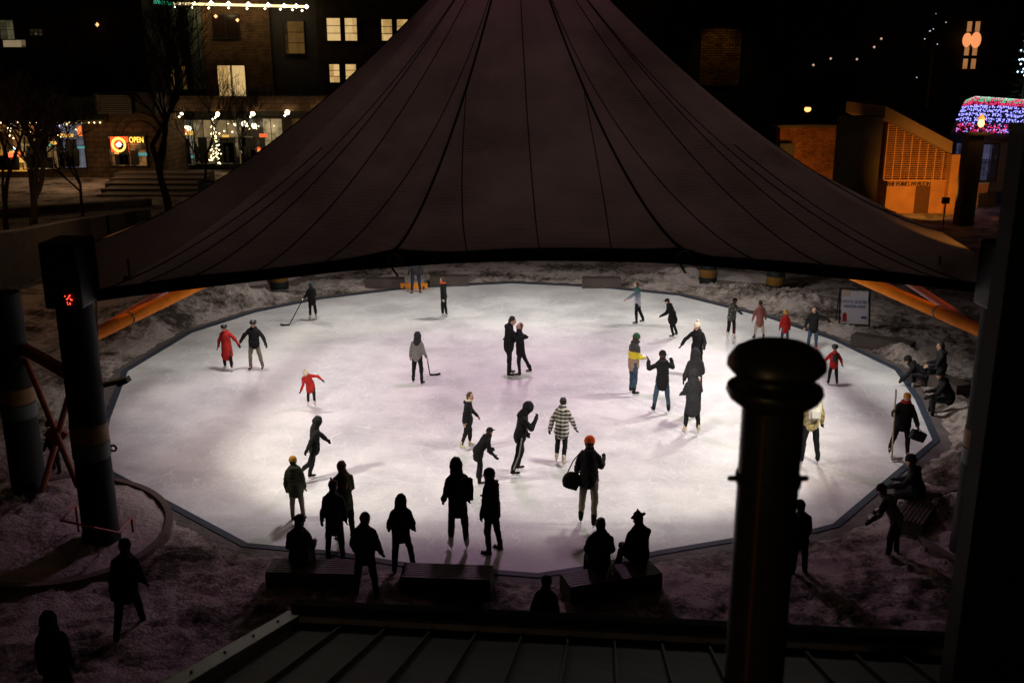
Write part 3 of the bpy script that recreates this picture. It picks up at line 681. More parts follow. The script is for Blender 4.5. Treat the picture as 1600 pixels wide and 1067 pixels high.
# parapet upstand across the foot of the slope
MB().beam(rf(aL-.12,.12)+Vector((0,0,.05)), rf(aR,.12)+Vector((0,0,.05)), .10, .26).build('parapet', mat('black_flashing', (.014,.014,.015), .5, .4, .3, bump=.1), roof)
MB().beam(rf(aL,-.05,.05), rf(aR,-.05,.05), .16, .05, tuple(upn)).build('gutter_snow_highlight', mat('gutter_frost_highlight', (.22,.20,.24), .8, var=.7, scale=3, bump=.4), roof)  # pale mauve of the frost also paints a highlight along the gutter
wallm = mat('dark_wall', (.03,.027,.025), .9)
MB().beam(rf(aL-.02,.10)+Vector((0,0,-2.2)), rf(aR,.10)+Vector((0,0,-2.2)), .10, 4.1).build('front_wall', wallm, roof)
q1 = rf(aL,.1); q2 = rf(aL,-7.1)
MB().add([(q1.x,q1.y,-.1),(q2.x,q2.y,-.1),(q2.x,q2.y,q2.z-.1),(q1.x,q1.y,q1.z-.1),(q1.x+.1,q1.y,-.1),(q2.x+.1,q2.y,-.1),(q2.x+.1,q2.y,q2.z-.1),(q1.x+.1,q1.y,q1.z-.1)],
         [(0,1,2,3),(7,6,5,4),(0,4,5,1),(1,5,6,2),(2,6,7,3),(3,7,4,0)]).build('side_wall', wallm, roof)
mb = MB()
for i in range(9): mb.cap(rf(aL-.07,-.5-i*.62,.085), .014, rf(aL-.07,-.5-i*.62,.10), .010, 8)
mb.build('screws', steelm, roof)

# chimney flue
D = 4.25; ct = P(1215, 546, D); cr_ = .140
fl = thing('chimney_flue', (ct.x, D, 5.3), 'black round chimney flue with double rain cap in front of the rink', 'chimney')
flm = mat('black_flue_metal', (.035,.030,.022), .40, .6, .3, var=.4, scale=5, bump=.15, bscale=12)
zt = ct.z
z_ = lambda py: P(1215, py, D).z
MB().lathe([(cr_,4.7),(cr_*.98,z_(632))], (ct.x, D, 0)).build('pipe', flm, fl, smooth=True)
MB().lathe([(.02,z_(634)),(.150,z_(633)),(.195,z_(622)),(.213,z_(611)),(.208,z_(603)),(.17,z_(598)),(.130,z_(595)),(.125,z_(575)),(.02,z_(575))], (ct.x, D, 0), 40).build('lower_cowl', flm, fl, smooth=True)
MB().lathe([(.02,z_(586)),(.14,z_(588)),(.19,z_(582)),(.216,z_(572)),(.214,z_(563)),(.185,z_(548)),(.14,z_(539)),(.08,z_(534)),(.01,z_(533))], (ct.x, D, 0), 40).build('rain_cap', flm, fl, smooth=True)
for py in (747,):
    MB().lathe([(cr_,z_(py+7)),(cr_+.008,z_(py+6)),(cr_+.008,z_(py-6)),(cr_,z_(py-7))], (ct.x, D, 0)).build('clamp_band', flm, fl, smooth=True)
    for s_ in (-1, 1): MB().cap((ct.x+s_*cr_, D, z_(py)), .014, (ct.x+s_*(cr_+.032), D, z_(py)), .014, 8).build('clamp_bolt', flm, fl)
MB().tube([(ct.x-.07,D-.128,4.8),(ct.x-.07,D-.128,z_(640))], .010, 6).build('sheen_streak', mat('copper_sheen', (.30,.12,.05), .4, .5, .6), fl)  # brown streak of sheen on the flue, put in as a copper strip

# tall near pillar at the right edge
t = thing('corner_pillar', P(1600,900,6.5), 'tall plain black pillar at the right edge in front of the columns', 'pillar')
e1 = P(1566, 300, 6.7); tz = P(1567, 208, 6.5).z
pb = MB().box(e1.x, e1.x+.62, 6.5, 6.7, 0, tz).build('post', mat('black_post', (.010,.012,.013), .7, bump=.1), t)
MB().box(e1.x-.01, e1.x+.64, 6.48, 6.72, tz, tz+.05).build('cap_plate', steelm, t)

# unseen lamp added behind the camera to rim the flue and roof trim
t = thing('wall_lamp', (-1.8, -.6, 8.4), 'added unseen warm lamp behind the metal roof, giving rim light', 'lamp')
MB().obox((-1.8,-.75,8.4), .2, .12, .3).build('back_plate', steelm, t); MB().ell((-1.8,-.55,8.4), .09, .09, .12).build('glass', lampmat('dim_warm_glass', (1,.75,.35), 2), t)
lamp('POINT', 'wall_lamp_light', (-1.8, -.35, 8.5), (1, .70, .32), 60, size=.12)

# ================================================================== BUILDINGS BEHIND (left)
def rect(mb, x0, y0, x1, y1, D, th=.2, back=0.0):
    """box whose front face covers the photo rectangle at distance D"""
    a = P(x0, y1, D); b = P(x1, y0, D)
    return mb.box(a.x, b.x, D+back, D+back+th, a.z, b.z)
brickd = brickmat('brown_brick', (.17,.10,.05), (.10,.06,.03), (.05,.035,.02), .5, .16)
plasterd = brickmat('tan_stone', (.15,.10,.06), (.13,.088,.052), (.09,.062,.038), .8, .4)
darkst = mat('dark_cladding', (.035,.032,.028), .8, var=.4, scale=2)
frame_dark = mat('dark_window_frame', (.02,.02,.018), .5, bump=0)
roomw = roommat('room_warm_light', (1,.66,.27), (.50,.27,.07), .75, .9, .6)
roomd = roommat('room_dim_amber', (.85,.45,.10), (.05,.02,.005), .12, .7, .5)
rooms = roommat('shop_interior_light', (1,.60,.22), (.06,.022,.006), .55, .9, .9, (.40,.72))
roomy = roommat('shop_yellow_light', (1,.45,.07), (.08,.025,.004), .60, .8, .8, (.33,.70))
roomc = roommat('cafe_cool_light', (.50,.50,.62), (.01,.01,.012), .28, 1.3, .8, (.38,.70))
darkgl = mat('dark_glass', (.012,.016,.016), .12, .6, bump=0, var=.1)
def window(par, x0, y0, x1, y1, D, pane, nx=1, ny=3, fw=.07, mfw=.05, name='window'):
    a = P(x0, y1, D); b = P(x1, y0, D); fr = MB()
    fr.box(a.x-fw, b.x+fw, D-.08, D+.04, b.z, b.z+fw).box(a.x-fw, b.x+fw, D-.10, D+.04, a.z-fw, a.z)
    fr.box(a.x-fw, a.x, D-.08, D+.04, a.z, b.z).box(b.x, b.x+fw, D-.08, D+.04, a.z, b.z)
    for i in range(1, nx): x = a.x+(b.x-a.x)*i/nx; fr.box(x-mfw/2, x+mfw/2, D-.07, D+.0, a.z, b.z)
    for i in range(1, ny): z = a.z+(b.z-a.z)*i/ny; fr.box(a.x, b.x, D-.065, D+.0, z-mfw/2, z+mfw/2)
    f_ = fr.build(name, frame_dark, par)
    MB().box(a.x, b.x, D-.03, D-.004, a.z, b.z).build('pane', pane, f_)
    return f_
# --- hotel
DH = 88.0
hotel = thing('hotel_building', P(470,235,DH), 'tall dark brown hotel with lit upper windows and a string of lights, back left', 'building')
mb = MB(); a = P(232, 60, DH); b = P(760, 60, DH); zr = P(500,-60,DH).z
mb.box(a.x, b.x, DH, DH+14, 0, zr).build('wall', darkst, hotel)
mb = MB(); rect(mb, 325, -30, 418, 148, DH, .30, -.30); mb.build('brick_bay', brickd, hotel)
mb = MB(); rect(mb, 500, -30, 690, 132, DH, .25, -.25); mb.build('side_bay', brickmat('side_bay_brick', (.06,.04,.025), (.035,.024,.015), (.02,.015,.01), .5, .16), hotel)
mb = MB(); rect(mb, 232, 150, 560, 172, DH, 2.2, -2.2); mb.build('canopy_fascia', plasterd, hotel)
mb = MB(); rect(mb, 236, 0, 258, 146, DH, .3, -.3); rect(mb, 262, 44, 322, 47, DH, .2, -.2)
for x in (276, 305, 319): rect(mb, x-1.2, 12, x+1.2, 140, DH, .2, -.2)
mb.build('mullion', mat('grey_green_mullion', (.10,.13,.10), .5, bump=0), hotel)
mb = MB(); rect(mb, 262, 12, 322, 142, DH, .04, -.06); mb.build('glazing', darkgl, hotel)
DF = DH-.34
for x0,y0,x1,y1,pn,nx,ny,D in ((343,103,361,151,roomw,1,1,DF),(364,103,382,151,roomw,1,1,DF),(265,104,290,140,roomd,2,1,DH-.12),(447,34,474,84,roomd,1,3,DH-.1),
        (334,24,372,60,mat('dark_glass2',(.02,.012,.008),.2),2,1,DF)):
    window(hotel, x0,y0,x1,y1,D,pn,nx,ny)
for x0,y0,x1,y1 in ((512,29,531,64),(540,29,557,64),(597,31,612,64),(621,31,637,63),(516,101,530,129),(541,101,556,129)):
    window(hotel, x0,y0,x1,y1,DH-.3, roomw, 1, 3)
mb = MB(); rect(mb, 420, 133, 520, 134.2, DH, .06, -1.6); 
for x in range(420, 521, 10): rect(mb, x-.5, 134, x+.5, 150, DH, .05, -1.6)
mb.build('balcony_rail', frame_dark, hotel)
mb = MB(); rect(mb, 418, 149, 560, 151.5, DH, 1.7, -1.7); mb.build('balcony', plasterd, hotel)
for x, y in ((337,26),(371,32)):
    MB().bulb(P(x,y,DF-.25), .16).build('wall_light', lampmat('orange_wall_light', (1,.45,.18), 2.2), hotel)
# ground floor glazing of the hotel
window(hotel, 258,188,300,258,DH-.3, roommat('lobby_dim', (.9,.75,.5),(.015,.015,.012),.30,.6,.6,(.45,.75)), 3, 2, name='shopfront')
window(hotel, 304,188,372,256,DH-.3, roommat('lobby_dim2', (.8,.55,.25),(.012,.010,.008),.30,.7,.6,(.48,.75)), 4, 2, name='shopfront')
window(hotel, 376,186,440,256,DH-.3, roommat('lobby_bright', (1,.74,.36),(.03,.02,.01),.62,.8,.6,(.5,.78)), 4, 2, name='shopfront')
window(hotel, 444,186,470,215,DH-.3, roomd, 2, 1, name='shopfront')
mb = MB(); rect(mb, 262, 188, 273, 262, DH, .6, -1.2); mb.build('column', mat('pale_green_column', (.30,.33,.24), .7), hotel)
lamp('POINT', 'lobby_spill', P(405, 205, DH-2.5), (1,.72,.38), 60, size=.5)
lamp('POINT', 'lobby_spill', P(270, 205, DH-2.5), (1,.72,.42), 40, size=.5)
# LED bar and festoon under the eave
led = thing('light_string', P(375,12,DH-1.6), 'bright white light strip running along the top of the hotel', 'light string')
MB().beam(P(240,3,DH-1.6), P(272,7,DH-1.6), .1, .28).build('green_strip', lampmat('green_led', (.10,.75,.45), .6), led)
MB().beam(P(272,6,DH-1.6), P(481,11,DH-1.6), .1, .20).build('white_strip', lampmat('white_led', (1,.76,.42), 1.3), led)
bw = lampmat('festoon_bulb', (1,.85,.60), 7)
for x, y in ((273,12),(300,12),(326,13),(357,13),(386,14),(414,14),(438,15),(457,16),(472,17)): MB().bulb(P(x,y,DH-1.7), .10).build('bulb', bw, led)
for x, y in ((303,5.5),(330,5),(357,6),(388,7),(419,8),(444,9.5),(463,10),(479,11)): MB().bulb(P(x,y,DH-1.75), .19).build('bulb', bw, led)
# globe lamps along the canopy fascia
gl = lampmat('globe_glow', (1,.72,.42), 9)
for i, (x, y, s) in enumerate(((229,178,.24),(284,178,.18),(340,179,.26),(395,178,.26),(449,176,.27),(496,173,.17))):
    lab = 'globe wall lamp glowing on the hotel fascia, number %s from the cafe window side' % ['first','second','third','fourth','fifth','sixth'][i]
    t = thing('globe_lamp', P(x, y, DH-2.45), lab.replace('number ', ''), 'lamp', 'globe lamps on the hotel fascia')
    MB().ell(P(x, y, DH-2.55), s*.75, s*.75, s*.75, n=10, m=6).build('globe', gl, t); MB().box(P(x,y,DH).x-.05, P(x,y,DH).x+.05, DH-2.5, DH-2.2, P(x,y,DH).z+.05, P(x,y,DH).z+.14).build('bracket', steelm, t)
    MB().bulb(P(x-4, y+5, DH-2.5), .1).build('small_bulb', bw, t)
    lamp('POINT', 'globe_lamp_light', P(x, y+1, DH-3.0), (1,.62,.33), 17, size=.2)
gl2 = lampmat('glass_globe_glow', (.95,.85,.55), 2.6)
for i, (x, y, s) in enumerate(((275,197,.22),(295,201,.22),(291,199,.14),(382,194,.26),(397,197,.24),(367,195,.14))):
    lab = ['round glass pendant beside the pale green column','round glass pendant right of the pale column','small pendant between two round glass pendants','large hanging glass globe at the bright lobby window','second hanging glass globe inside the bright lobby','small pendant left of the bright lobby globes'][i]
    t = thing('pendant_lamp', P(x,y,DH-1.6), lab, 'lamp', 'glass pendants before the lobby windows')
    MB().ell(P(x, y, DH-1.6), s, s, s, n=10, m=6).build('globe', gl2, t); c = P(x,y,DH-1.6); MB().tube([c+Vector((0,0,s)), Vector((c.x, c.y, P(x,176,DH-1.6).z))], .02, 5).build('cord', steelm, t)
# lit christmas tree beside lobby
def cone_lights(name, x, y0, y1, wd, D, col, n, label, s=.07, es=6, seed=1):
    rs = random.Random(seed); t = thing(name, P(x, y1, D), label, 'tree'); a = P(x, y1, D); b = P(x, y0, D); H = b.z-a.z; Wm = wd*D/F
    mb = MB(); 
    for k in range(220):
        f = rs.random()**.8; r = Wm*(1-f)*rs.uniform(.3, 1); an = rs.uniform(0, 6.283); c = Vector((a.x+r*math.cos(an), D+r*math.sin(an), a.z+H*f))
        d = Vector((math.cos(an), math.sin(an), rs.uniform(-.5,.1)))*rs.uniform(.15,.5)*Wm; u = Vector((-math.sin(an), math.cos(an), .2))*.12*Wm
        mb.add([c-u, c+u, c+d], [(0,1,2)])
    mb.build('foliage', mat('spruce_needles', (.02,.045,.02), .9, bump=0), t)
    MB().cap((a.x, D, a.z), .1, (a.x, D, a.z+H*.9), .02, 6).build('trunk', mat('bark', (.045,.03,.02), .9, bump=.3), t)
    mb = MB()
    for k in range(n):
        f = rs.random()**.9; r = Wm*(1-f)*rs.uniform(.3,1.05); an = rs.uniform(0, 2*math.pi); mb.bulb((a.x+r*math.cos(an), D+r*math.sin(an)-.05, a.z+H*f), s)
    tag(mb.build('fairy_lights', lampmat(name+'_glow', col, es), t), kind='stuff'); return t
cone_lights('christmas_tree', 338, 186, 258, 12, 84, (1,.82,.45), 85, 'christmas tree with warm fairy lights before the lobby windows', .07, 4, 2)
cone_lights('lit_conifer', 1593, -10, 185, 24, 70, (.55,.78,1), 70, 'conifer with cold blue white lights at the top right edge', .075, 3.5, 5)
cone_lights('conifer', 1448, -60, 170, 40, 78, (.7,.8,.9), 14, 'dark conifer with few lights behind the pavilion', .05, 1, 6)
# --- shops at the left
DS = 82.0
shop = thing('shop_building', P(120,262,DS), 'low tan shop building with arched moulding and lit windows, back left', 'building')
a = P(-120,262,DS); b = P(252,180,DS); MB().box(a.x, b.x, DS, DS+10, 0, b.z).build('wall', plasterd, shop)
mb = MB(); a = P(-120,188,DS-1.6); b = P(160,166,DS+2); mb.add([(a.x,DS-1.6,a.z),(P(160,190,DS-1.6).x,DS-1.6,a.z),(P(160,190,DS-1.6).x-.6,DS+3,a.z+1.6),(a.x,DS+3,a.z+1.6),
      (a.x,DS-1.6,a.z-.25),(P(160,190,DS-1.6).x,DS-1.6,a.z-.25),(P(160,190,DS-1.6).x-.6,DS+3,a.z-.25),(a.x,DS+3,a.z-.25)], [(0,1,2,3),(7,6,5,4),(0,4,5,1),(1,5,6,2),(2,6,7,3),(3,7,4,0)])
mb.build('roof', mat('green_tin_roof', (.10,.11,.06), .7, var=.4, scale=2), shop)
mb = MB(); a = P(154,178,DS-.3); b = P(205,148,DS-.3)
for k in range(9): z = a.z+(b.z-a.z)*k/9; mb.box(a.x, b.x, DS-.5, DS-.2, z, z+.11)
mb.build('louvre', mat('grey_louvre', (.09,.085,.07), .7), shop)
mb = MB(); rect(mb, 150, 146, 240, 180, DS, 3, 0.0); mb.build('upper_wall', darkst, shop)
for x0,y0,x1,y1,pn,nx,ny in ((-30,195,34,268,roomy,3,2),(38,193,84,264,rooms,2,2),(87,193,128,262,roomc,2,2)): window(shop, x0,y0,x1,y1,DS-.12,pn,nx,ny, name='shopfront')
lb = [((14,201),(1,.88,.7)),((18,197),(.9,.9,1)),((77,195),(1,.95,.85)),((86,197),(.6,.5,1)),((93,196),(.55,.45,1)),((99,192),(1,.75,.35)),((104,193),(1,.7,.3)),((21,233),(.6,1,.9))]
for (x,y),c in lb: MB().bulb(P(x,y,DS-.5), .17).build('ceiling_light', lampmat('shop_light_%d' % int(x), c, 4), shop)
mb = MB(); 
for x0,y0,x1,y1 in ((12,239,20,246),(22,238,30,245)): rect(mb, x0,y0,x1,y1,DS-.5,.1)
mb.build('neon_sign', lampmat('red_neon', (1,.13,.04), 2.2), shop)
mb = MB(); rect(mb, 38,196,68,204,DS-.4,.1); mb.build('lit_sign', lampmat('orange_panel', (1,.27,.05), .7), shop)
mb = MB(); rect(mb, 122,197,126,213,DS-.4,.1); mb.build('lit_strip', lampmat('orange_strip', (1,.22,.04), 1.0), shop)
window(shop, 173,213,226,259,DS-.14, roommat('cafe_window', (.85,.40,.12),(.04,.014,.010),.30,1.6,1.6,(.45,.75)), 2, 3, name='cafe_window')
# arch moulding
c = P(219, 222, DS-.1); mb = MB()
for rr_ in (2.15, 1.55): mb.tube([c+Vector((rr_*math.cos(a), -.05, rr_*math.sin(a)*1.05)) for a in np.linspace(.35, 2.95, 24)], .07, 5)
mb.build('arch_moulding', mat('dark_arch', (.06,.04,.03), .8), shop)
rs_ = thing('round_sign', P(185,242,DS-.5), 'glowing orange square sign with round emblem in the cafe window', 'sign')
mb = MB(); rect(mb, 174,214,199,238,DS-.40,.06); mb.build('backing', lampmat('orange_backlit', (1,.11,.02), .9), rs_)
c = P(185.5, 226.5, DS-.47); MB().tube([c+Vector((.50*math.cos(a), 0, .50*math.sin(a))) for a in np.linspace(0, 6.283, 25)[:-1]], .10, 6, closed=True).build('emblem_ring', lampmat('yellow_neon', (1,.50,.10), 2.4), rs_)
MB().ell(c+Vector((0,-.02,-.02)), .20, .05, .17, n=12, m=7).build('emblem', lampmat('white_neon', (1,.95,.8), 1.8), rs_)
MB().slab([c+Vector(v) for v in ((-.25,-.03,.0),(.3,-.03,.0),(.05,-.03,.26))], .02, (0,-1,0)).build('emblem', lampmat('white_neon', (1,.9,.75), 1.8), rs_)
os_ = thing('open_sign', P(213,225,DS-.5), 'yellow neon OPEN sign in the cafe window', 'sign')
mb = MB(); rect(mb, 201,214.5,224.5,224,DS-.35,.05); mb.build('backing', mat('sign_backing', (.12,.06,.02), .6, bump=0), os_)
text(os_, 'OPEN', .62, P(213,219.3,DS-.42), (1,0,0), (0,0,1), lampmat('open_neon', (1,.52,.06), 3.2), width=1.12)
lamp('POINT', 'sign_glow', P(195,228,DS-1.2), (1,.28,.08), 22, size=.3)
lamp('POINT', 'shop_spill', P(30,215,DS-2.0), (1,.68,.35), 70, size=.5)
lamp('POINT', 'added_street_spill', P(120,215,DS-7), (1,.6,.3), 300, size=.5)  # unseen point lamp added to brighten the ground before the shops
# tall dark block behind the shops
tb = thing('warehouse_block', P(80,200,96), 'tall unlit warehouse block behind the low shops, upper left', 'building')
a = P(-300,200,96); b = P(236,-80,96); MB().box(a.x, b.x, 96, 110, 0, b.z).build('wall', mat('near_black_wall', (.02,.018,.016), .9), tb)
window(tb, 2,32,20,62,95.9, roommat('dim_green_room', (.6,.55,.3),(.12,.10,.05),.22,.5,.5), 1, 2)  # this and the next two lit windows are added in place of glass reflections
window(tb, 48,46,66,56,95.9, roommat('spotty_room', (1,.8,.5),(.03,.02,.01),.6,1.5,1.5,(.5,.62)), 3, 2)
window(tb, 6,63,40,74,95.9, roommat('dim_tan_room', (.7,.52,.3),(.15,.10,.05),.35,.5,.5), 1, 1)
MB().bulb(P(152,39,95.5), .2).build('wall_light', lampmat('orange_wall_light', (1,.45,.18), 2.2), tb)
# retaining wall, steps, snowy terraces on the left
rw = thing('retaining_wall', P(165,380,47), 'curved concrete retaining wall beyond the left column', 'wall')
pts = [P(x, y, D) for x, y, D in ((-60,372,38),(20,362,41),(95,347,45),(165,337,50),(232,327,56))]; mb = MB()
for i in range(len(pts)-1):
    a, b2 = pts[i], pts[i+1]; mb.add([(a.x,a.y,-.1),(b2.x,b2.y,-.1),(b2.x,b2.y+.35,-.1),(a.x,a.y+.35,-.1),(a.x,a.y,a.z),(b2.x,b2.y,b2.z),(b2.x,b2.y+.35,b2.z),(a.x,a.y+.35,a.z)],
       [(3,2,1,0),(4,5,6,7),(0,1,5,4),(2,3,7,6),(1,2,6,5),(3,0,4,7)])
mb.build('wall', concm, rw)
mb = MB()
for i in range(len(pts)-1): a, b2 = pts[i]+Vector((0,.17,.03)), pts[i+1]+Vector((0,.17,.03)); mb.beam(a, b2, .42, .06)
mb.build('snow_cap', snowm, rw)
lamp('POINT', 'path_light', P(180,345,44), (1,.62,.30), 26, size=.3)
st = thing('stone_steps', P(230,300,74), 'broad snowy steps in front of the cafe', 'steps')
for i in range(5):
    a = P(150+i*7, 300-i*5.6, 70+i*2.0); b2 = P(300+i*6, 300-i*5.6, 70+i*2.0); MB().box(a.x, b2.x, a.y, a.y+2.0, 0, .12+.16*i).build('step', concm, st)
tw = thing('terrace_wall', P(60,330,60), 'low snow topped terrace wall beyond the bare tree', 'wall')
a = P(-60,318,60); b2 = P(235,306,66); MB().beam((a.x,a.y,.12), (b2.x,b2.y,.12), .4, .5).build('wall', concm, tw); MB().beam((a.x,a.y,.40), (b2.x,b2.y,.40), .5, .08).build('snow_cap', snowm, tw)
# bare trees
barkm = mat('bark', (.045,.03,.02), .9, bump=.3)
def bare_tree(px, py, H, label, seed, lean=(0,0), r0=.16, D=None, depth=5, group='bare winter trees', spread=.55, fork=.22, nb=3):
    rs = random.Random(seed); base = G(px, py, -.05) if D is None else Vector((P(px,py,D).x, D, -.05))
    t = thing('bare_tree', base, label, 'tree', group); tr = MB(); br_ = MB()
    def grow(p, d, L, r, lev):
        n_ = 4; pts = [p]; q_ = p.copy(); dd = d.copy()
        for i in range(n_):
            dd = (dd+Vector((rs.gauss(0,.11), rs.gauss(0,.11), rs.gauss(0,.05)+.03))).normalized(); q_ = q_+dd*L/n_; pts.append(q_.copy())
        rr_ = [r*(1-.42*i/n_) for i in range(n_+1)]
        (tr if lev == 0 else br_).tube(pts, rr_, 7 if lev < 2 else (5 if lev < 3 else 3))
        if lev >= depth: return
        for k in range(nb + (1 if lev > 1 else 0)):
            f = 1.0 if k == 0 else rs.uniform(.4, 1); i = min(n_-1, int(f*n_)); st_ = pts[i].lerp(pts[i+1], f*n_-i) if f < 1 else pts[-1]
            an = rs.uniform(0, 6.283); s_ = spread*rs.uniform(.7, 1.35); side = Vector((math.cos(an), math.sin(an), 0))
            nd = (dd+side*s_+Vector((0,0,.12))).normalized(); grow(st_, nd, L*rs.uniform(.62, .86), max(.011, r*.58), lev+1)
    grow(base.copy(), Vector((lean[0], lean[1], 1)).normalized(), H*fork*1.2, r0, 0)
    tr.build('trunk', barkm, t, smooth=True); br_.build('crown', barkm, t); return t
bare_tree(52, 415, 15, 'large forked bare tree before the lit shops at the left edge', 4, (.02,0), .24, depth=6, spread=.72, fork=.17, nb=3)
bare_tree(265, 335, 16, 'straight bare tree standing in front of the cafe and hotel', 11, (.0,0), .26, depth=6, spread=.5)
bare_tree(130, 352, 12, 'slim bare tree between the large forked tree and the cafe', 15, (.05,0), .10, depth=5)
bare_tree(318, 300, 11, 'bare young tree in front of the hotel lobby', 23, (.03,0), .11, depth=5)
bare_tree(395, 285, 9, 'small bare tree before the brightest lobby window', 29, (-.03,0), .10, depth=5)
bare_tree(12, 372, 14, 'bare tree at the very left edge of the shops', 31, (-.05,0), .16, depth=5)
# litter bin block and planters seen as dark shapes
t = thing('litter_bin', G(302,262), 'square dark bin with domed top in front of the lobby', 'bin'); c = G(318,263)
MB().box(c.x-1.0, c.x+1.0, c.y-.8, c.y+.8, 0, 2.6).build('bin_body', steelm, t); MB().lathe([(.9,2.6),(.7,2.9),(.3,3.2),(.05,3.3)], (c.x,c.y,0), 16).build('lid', steelm, t)

# ================================================================== BUILDINGS BEHIND (right)
orangew = mat('pavilion_stone', (.44,.21,.075), .9, var=.45, scale=1.1, bump=.5, bscale=6, bdist=.03)
darkc = mat('dark_concrete', (.09,.07,.045), .9, var=.3, scale=1.2, bump=.4)
DP = 62.0
pav = thing('pavilion_building', P(1430,335,DP), 'orange lit stone pavilion with louvred wall and sloping roof, right side', 'building')
a = P(1310,340,DP-1.5); b = P(1381,183,DP-1.5); MB().box(a.x, b.x, DP-1.5, DP+.3, 0, b.z).build('tower_block', darkc, pav)
a = P(1381,340,DP); b = P(1484,284,DP)
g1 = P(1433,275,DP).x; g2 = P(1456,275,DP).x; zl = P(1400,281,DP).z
MB().box(a.x, b.x, DP, DP+5, 0, zl).build('wall', orangew, pav)
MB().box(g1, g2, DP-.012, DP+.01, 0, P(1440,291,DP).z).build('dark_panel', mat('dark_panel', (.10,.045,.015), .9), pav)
# louvred upper wall under the slope
zt1 = P(1384,192,DP).z; zt2 = P(1484,238,DP).z; x1, x2 = P(1381,275,DP).x, P(1484,275,DP).x
def ztop(x): return zt1+(zt2-zt1)*(x-x1)/(x2-x1)
MB().add([(x1,DP+.35,zl),(x2,DP+.35,zl),(x2,DP+.35,ztop(x2)),(x1,DP+.35,ztop(x1)),(x1,DP+4,zl),(x2,DP+4,zl),(x2,DP+4,ztop(x2)),(x1,DP+4,ztop(x1))],
     [(0,1,2,3),(7,6,5,4),(0,4,5,1),(1,5,6,2),(2,6,7,3),(3,7,4,0)]).build('louvre_backing', mat('louvre_dark', (.16,.06,.025), .9), pav)
mb = MB(); nv = 8
for k in range(nv+1): x = x1+(x2-x1)*k/nv; mb.box(x-.035, x+.035, DP-.01, DP+.34, zl, ztop(x)-.05)
mb.build('louvre_post', orangew, pav)
mb = MB(); z = zl+.10
while z < zt1:
    xe = x2 if z < zt2 else x1+(x2-x1)*(z-zt1)/(zt2-zt1)
    if xe > x1+.2: mb.box(x1+.06, xe, DP+.03, DP+.30, z, z+.052)
    z += .13
mb.build('louvre', orangew, pav)
mb = MB(); r1, r2 = P(1384,166,DP-1.2), P(1489,222,DP-1.2); dz = P(1489,240,DP-1.2).z-r2.z
mb.add([(r1.x,DP-1.2,r1.z),(r2.x,DP-1.2,r2.z),(r2.x,DP-1.2,r2.z+dz),(r1.x,DP-1.2,r1.z+dz),(r1.x,DP+6,r1.z),(r2.x,DP+6,r2.z),(r2.x,DP+6,r2.z+dz),(r1.x,DP+6,r1.z+dz)],
      [(0,1,2,3),(7,6,5,4),(0,4,5,1),(1,5,6,2),(2,6,7,3),(3,7,4,0)]); mb.build('roof', mat('roof_fascia', (.20,.13,.07), .8), pav)
MB().box(x2-.2, x2+.35, DP-.5, DP+4.5, 0, zt2-.1).build('corner_pier', orangew, pav)
text(pav, 'THE FORKS PAVILION', .38, P(1420,288,DP-.06)+Vector((0,0,0)), (1,0,0), (0,0,1), mat('dark_letters', (.03,.012,.005), .6, bump=0), ext=.03, width=2.65)
MB().box(x1, x2, DP-.06, DP-.002, zl-.06, zl+.02).build('ledge', orangew, pav)
wg = thing('garden_wall', P(1260,280,70), 'long orange lit brick wall beyond the canopy, right side', 'wall')
a = P(1212,300,70); b = P(1312,200,70); MB().box(a.x, b.x, 70, 71, 0, b.z).build('wall', brickmat('orange_brick', (.40,.16,.05), (.22,.08,.025), (.12,.06,.03), .34, .13), wg)
MB().box(a.x-.2, b.x, 69.8, 71.2, b.z, b.z+.18).build('coping', darkc, wg)
a = P(1214,262,69.7); b = P(1240,224,69.7); MB().box(a.x, b.x, 69.3, 69.75, a.z, b.z).build('dark_recess', frame_dark, wg)
lw = thing('boundary_wall', P(1530,330,66), 'low orange lit wall with snow on top beside the lamp post', 'wall')
a = P(1484,335,66); b = P(1545,288,66); MB().box(a.x, b.x, 66, 66.4, 0, b.z).build('wall', orangew, lw); MB().box(a.x, b.x, 65.95, 66.5, b.z, b.z+.12).build('snow_cap', snowm, lw)
gt = thing('wooden_gate', P(1545,340,64), 'dark board gate next to the low wall at the right', 'gate')
a = P(1526,338,64.5); b = P(1558,302,64.5); mb = MB()
for k in range(6): x = a.x+(b.x-a.x)*k/6; mb.box(x, x+(b.x-a.x)/6-.03, 64.5, 64.58, 0, b.z)
mb.build('board', darkst, gt); MB().box(a.x, b.x, 64.59, 64.65, b.z-.3, b.z-.15).build('rail', darkst, gt)
def small_lamp(x, y, D, r, col, es, pw, label, cat='lamp', fall=(0,-.25,0)):
    t = thing('wall_lamp', P(x,y,D), label, cat); c = P(x,y,D)
    MB().ell(c, r, r, r*.8, n=10, m=6).build('glass', lampmat('lamp_glow_%d' % int(x), col, es), t)
    MB().lathe([(r*1.1,r*.6),(r*1.2,r*.7),(r*.4,r*1.3)], c, 12).build('hood', steelm, t)
    MB().box(c.x-.04, c.x+.04, c.y, c.y+.35, c.z+r*.7, c.z+r*.9).build('arm', steelm, t)
    if pw: lamp('POINT', 'wall_lamp_light', c+Vector(fall), col, pw, size=.12)
small_lamp(1493, 315, 65.6, .20, (1,.62,.25), 6, 90, 'bright round lamp low on the boundary wall beside the pavilion', fall=(0,-.5,-.3))
small_lamp(1569, 323, 60, .12, (1,.35,.1), 3, 4, 'tiny orange lamp at the right edge by the gate')
small_lamp(1262, 171, 75, .25, (1,.40,.12), 2.6, 20, 'glowing orange lamp high above the brick wall', fall=(0,-.8,-.5))
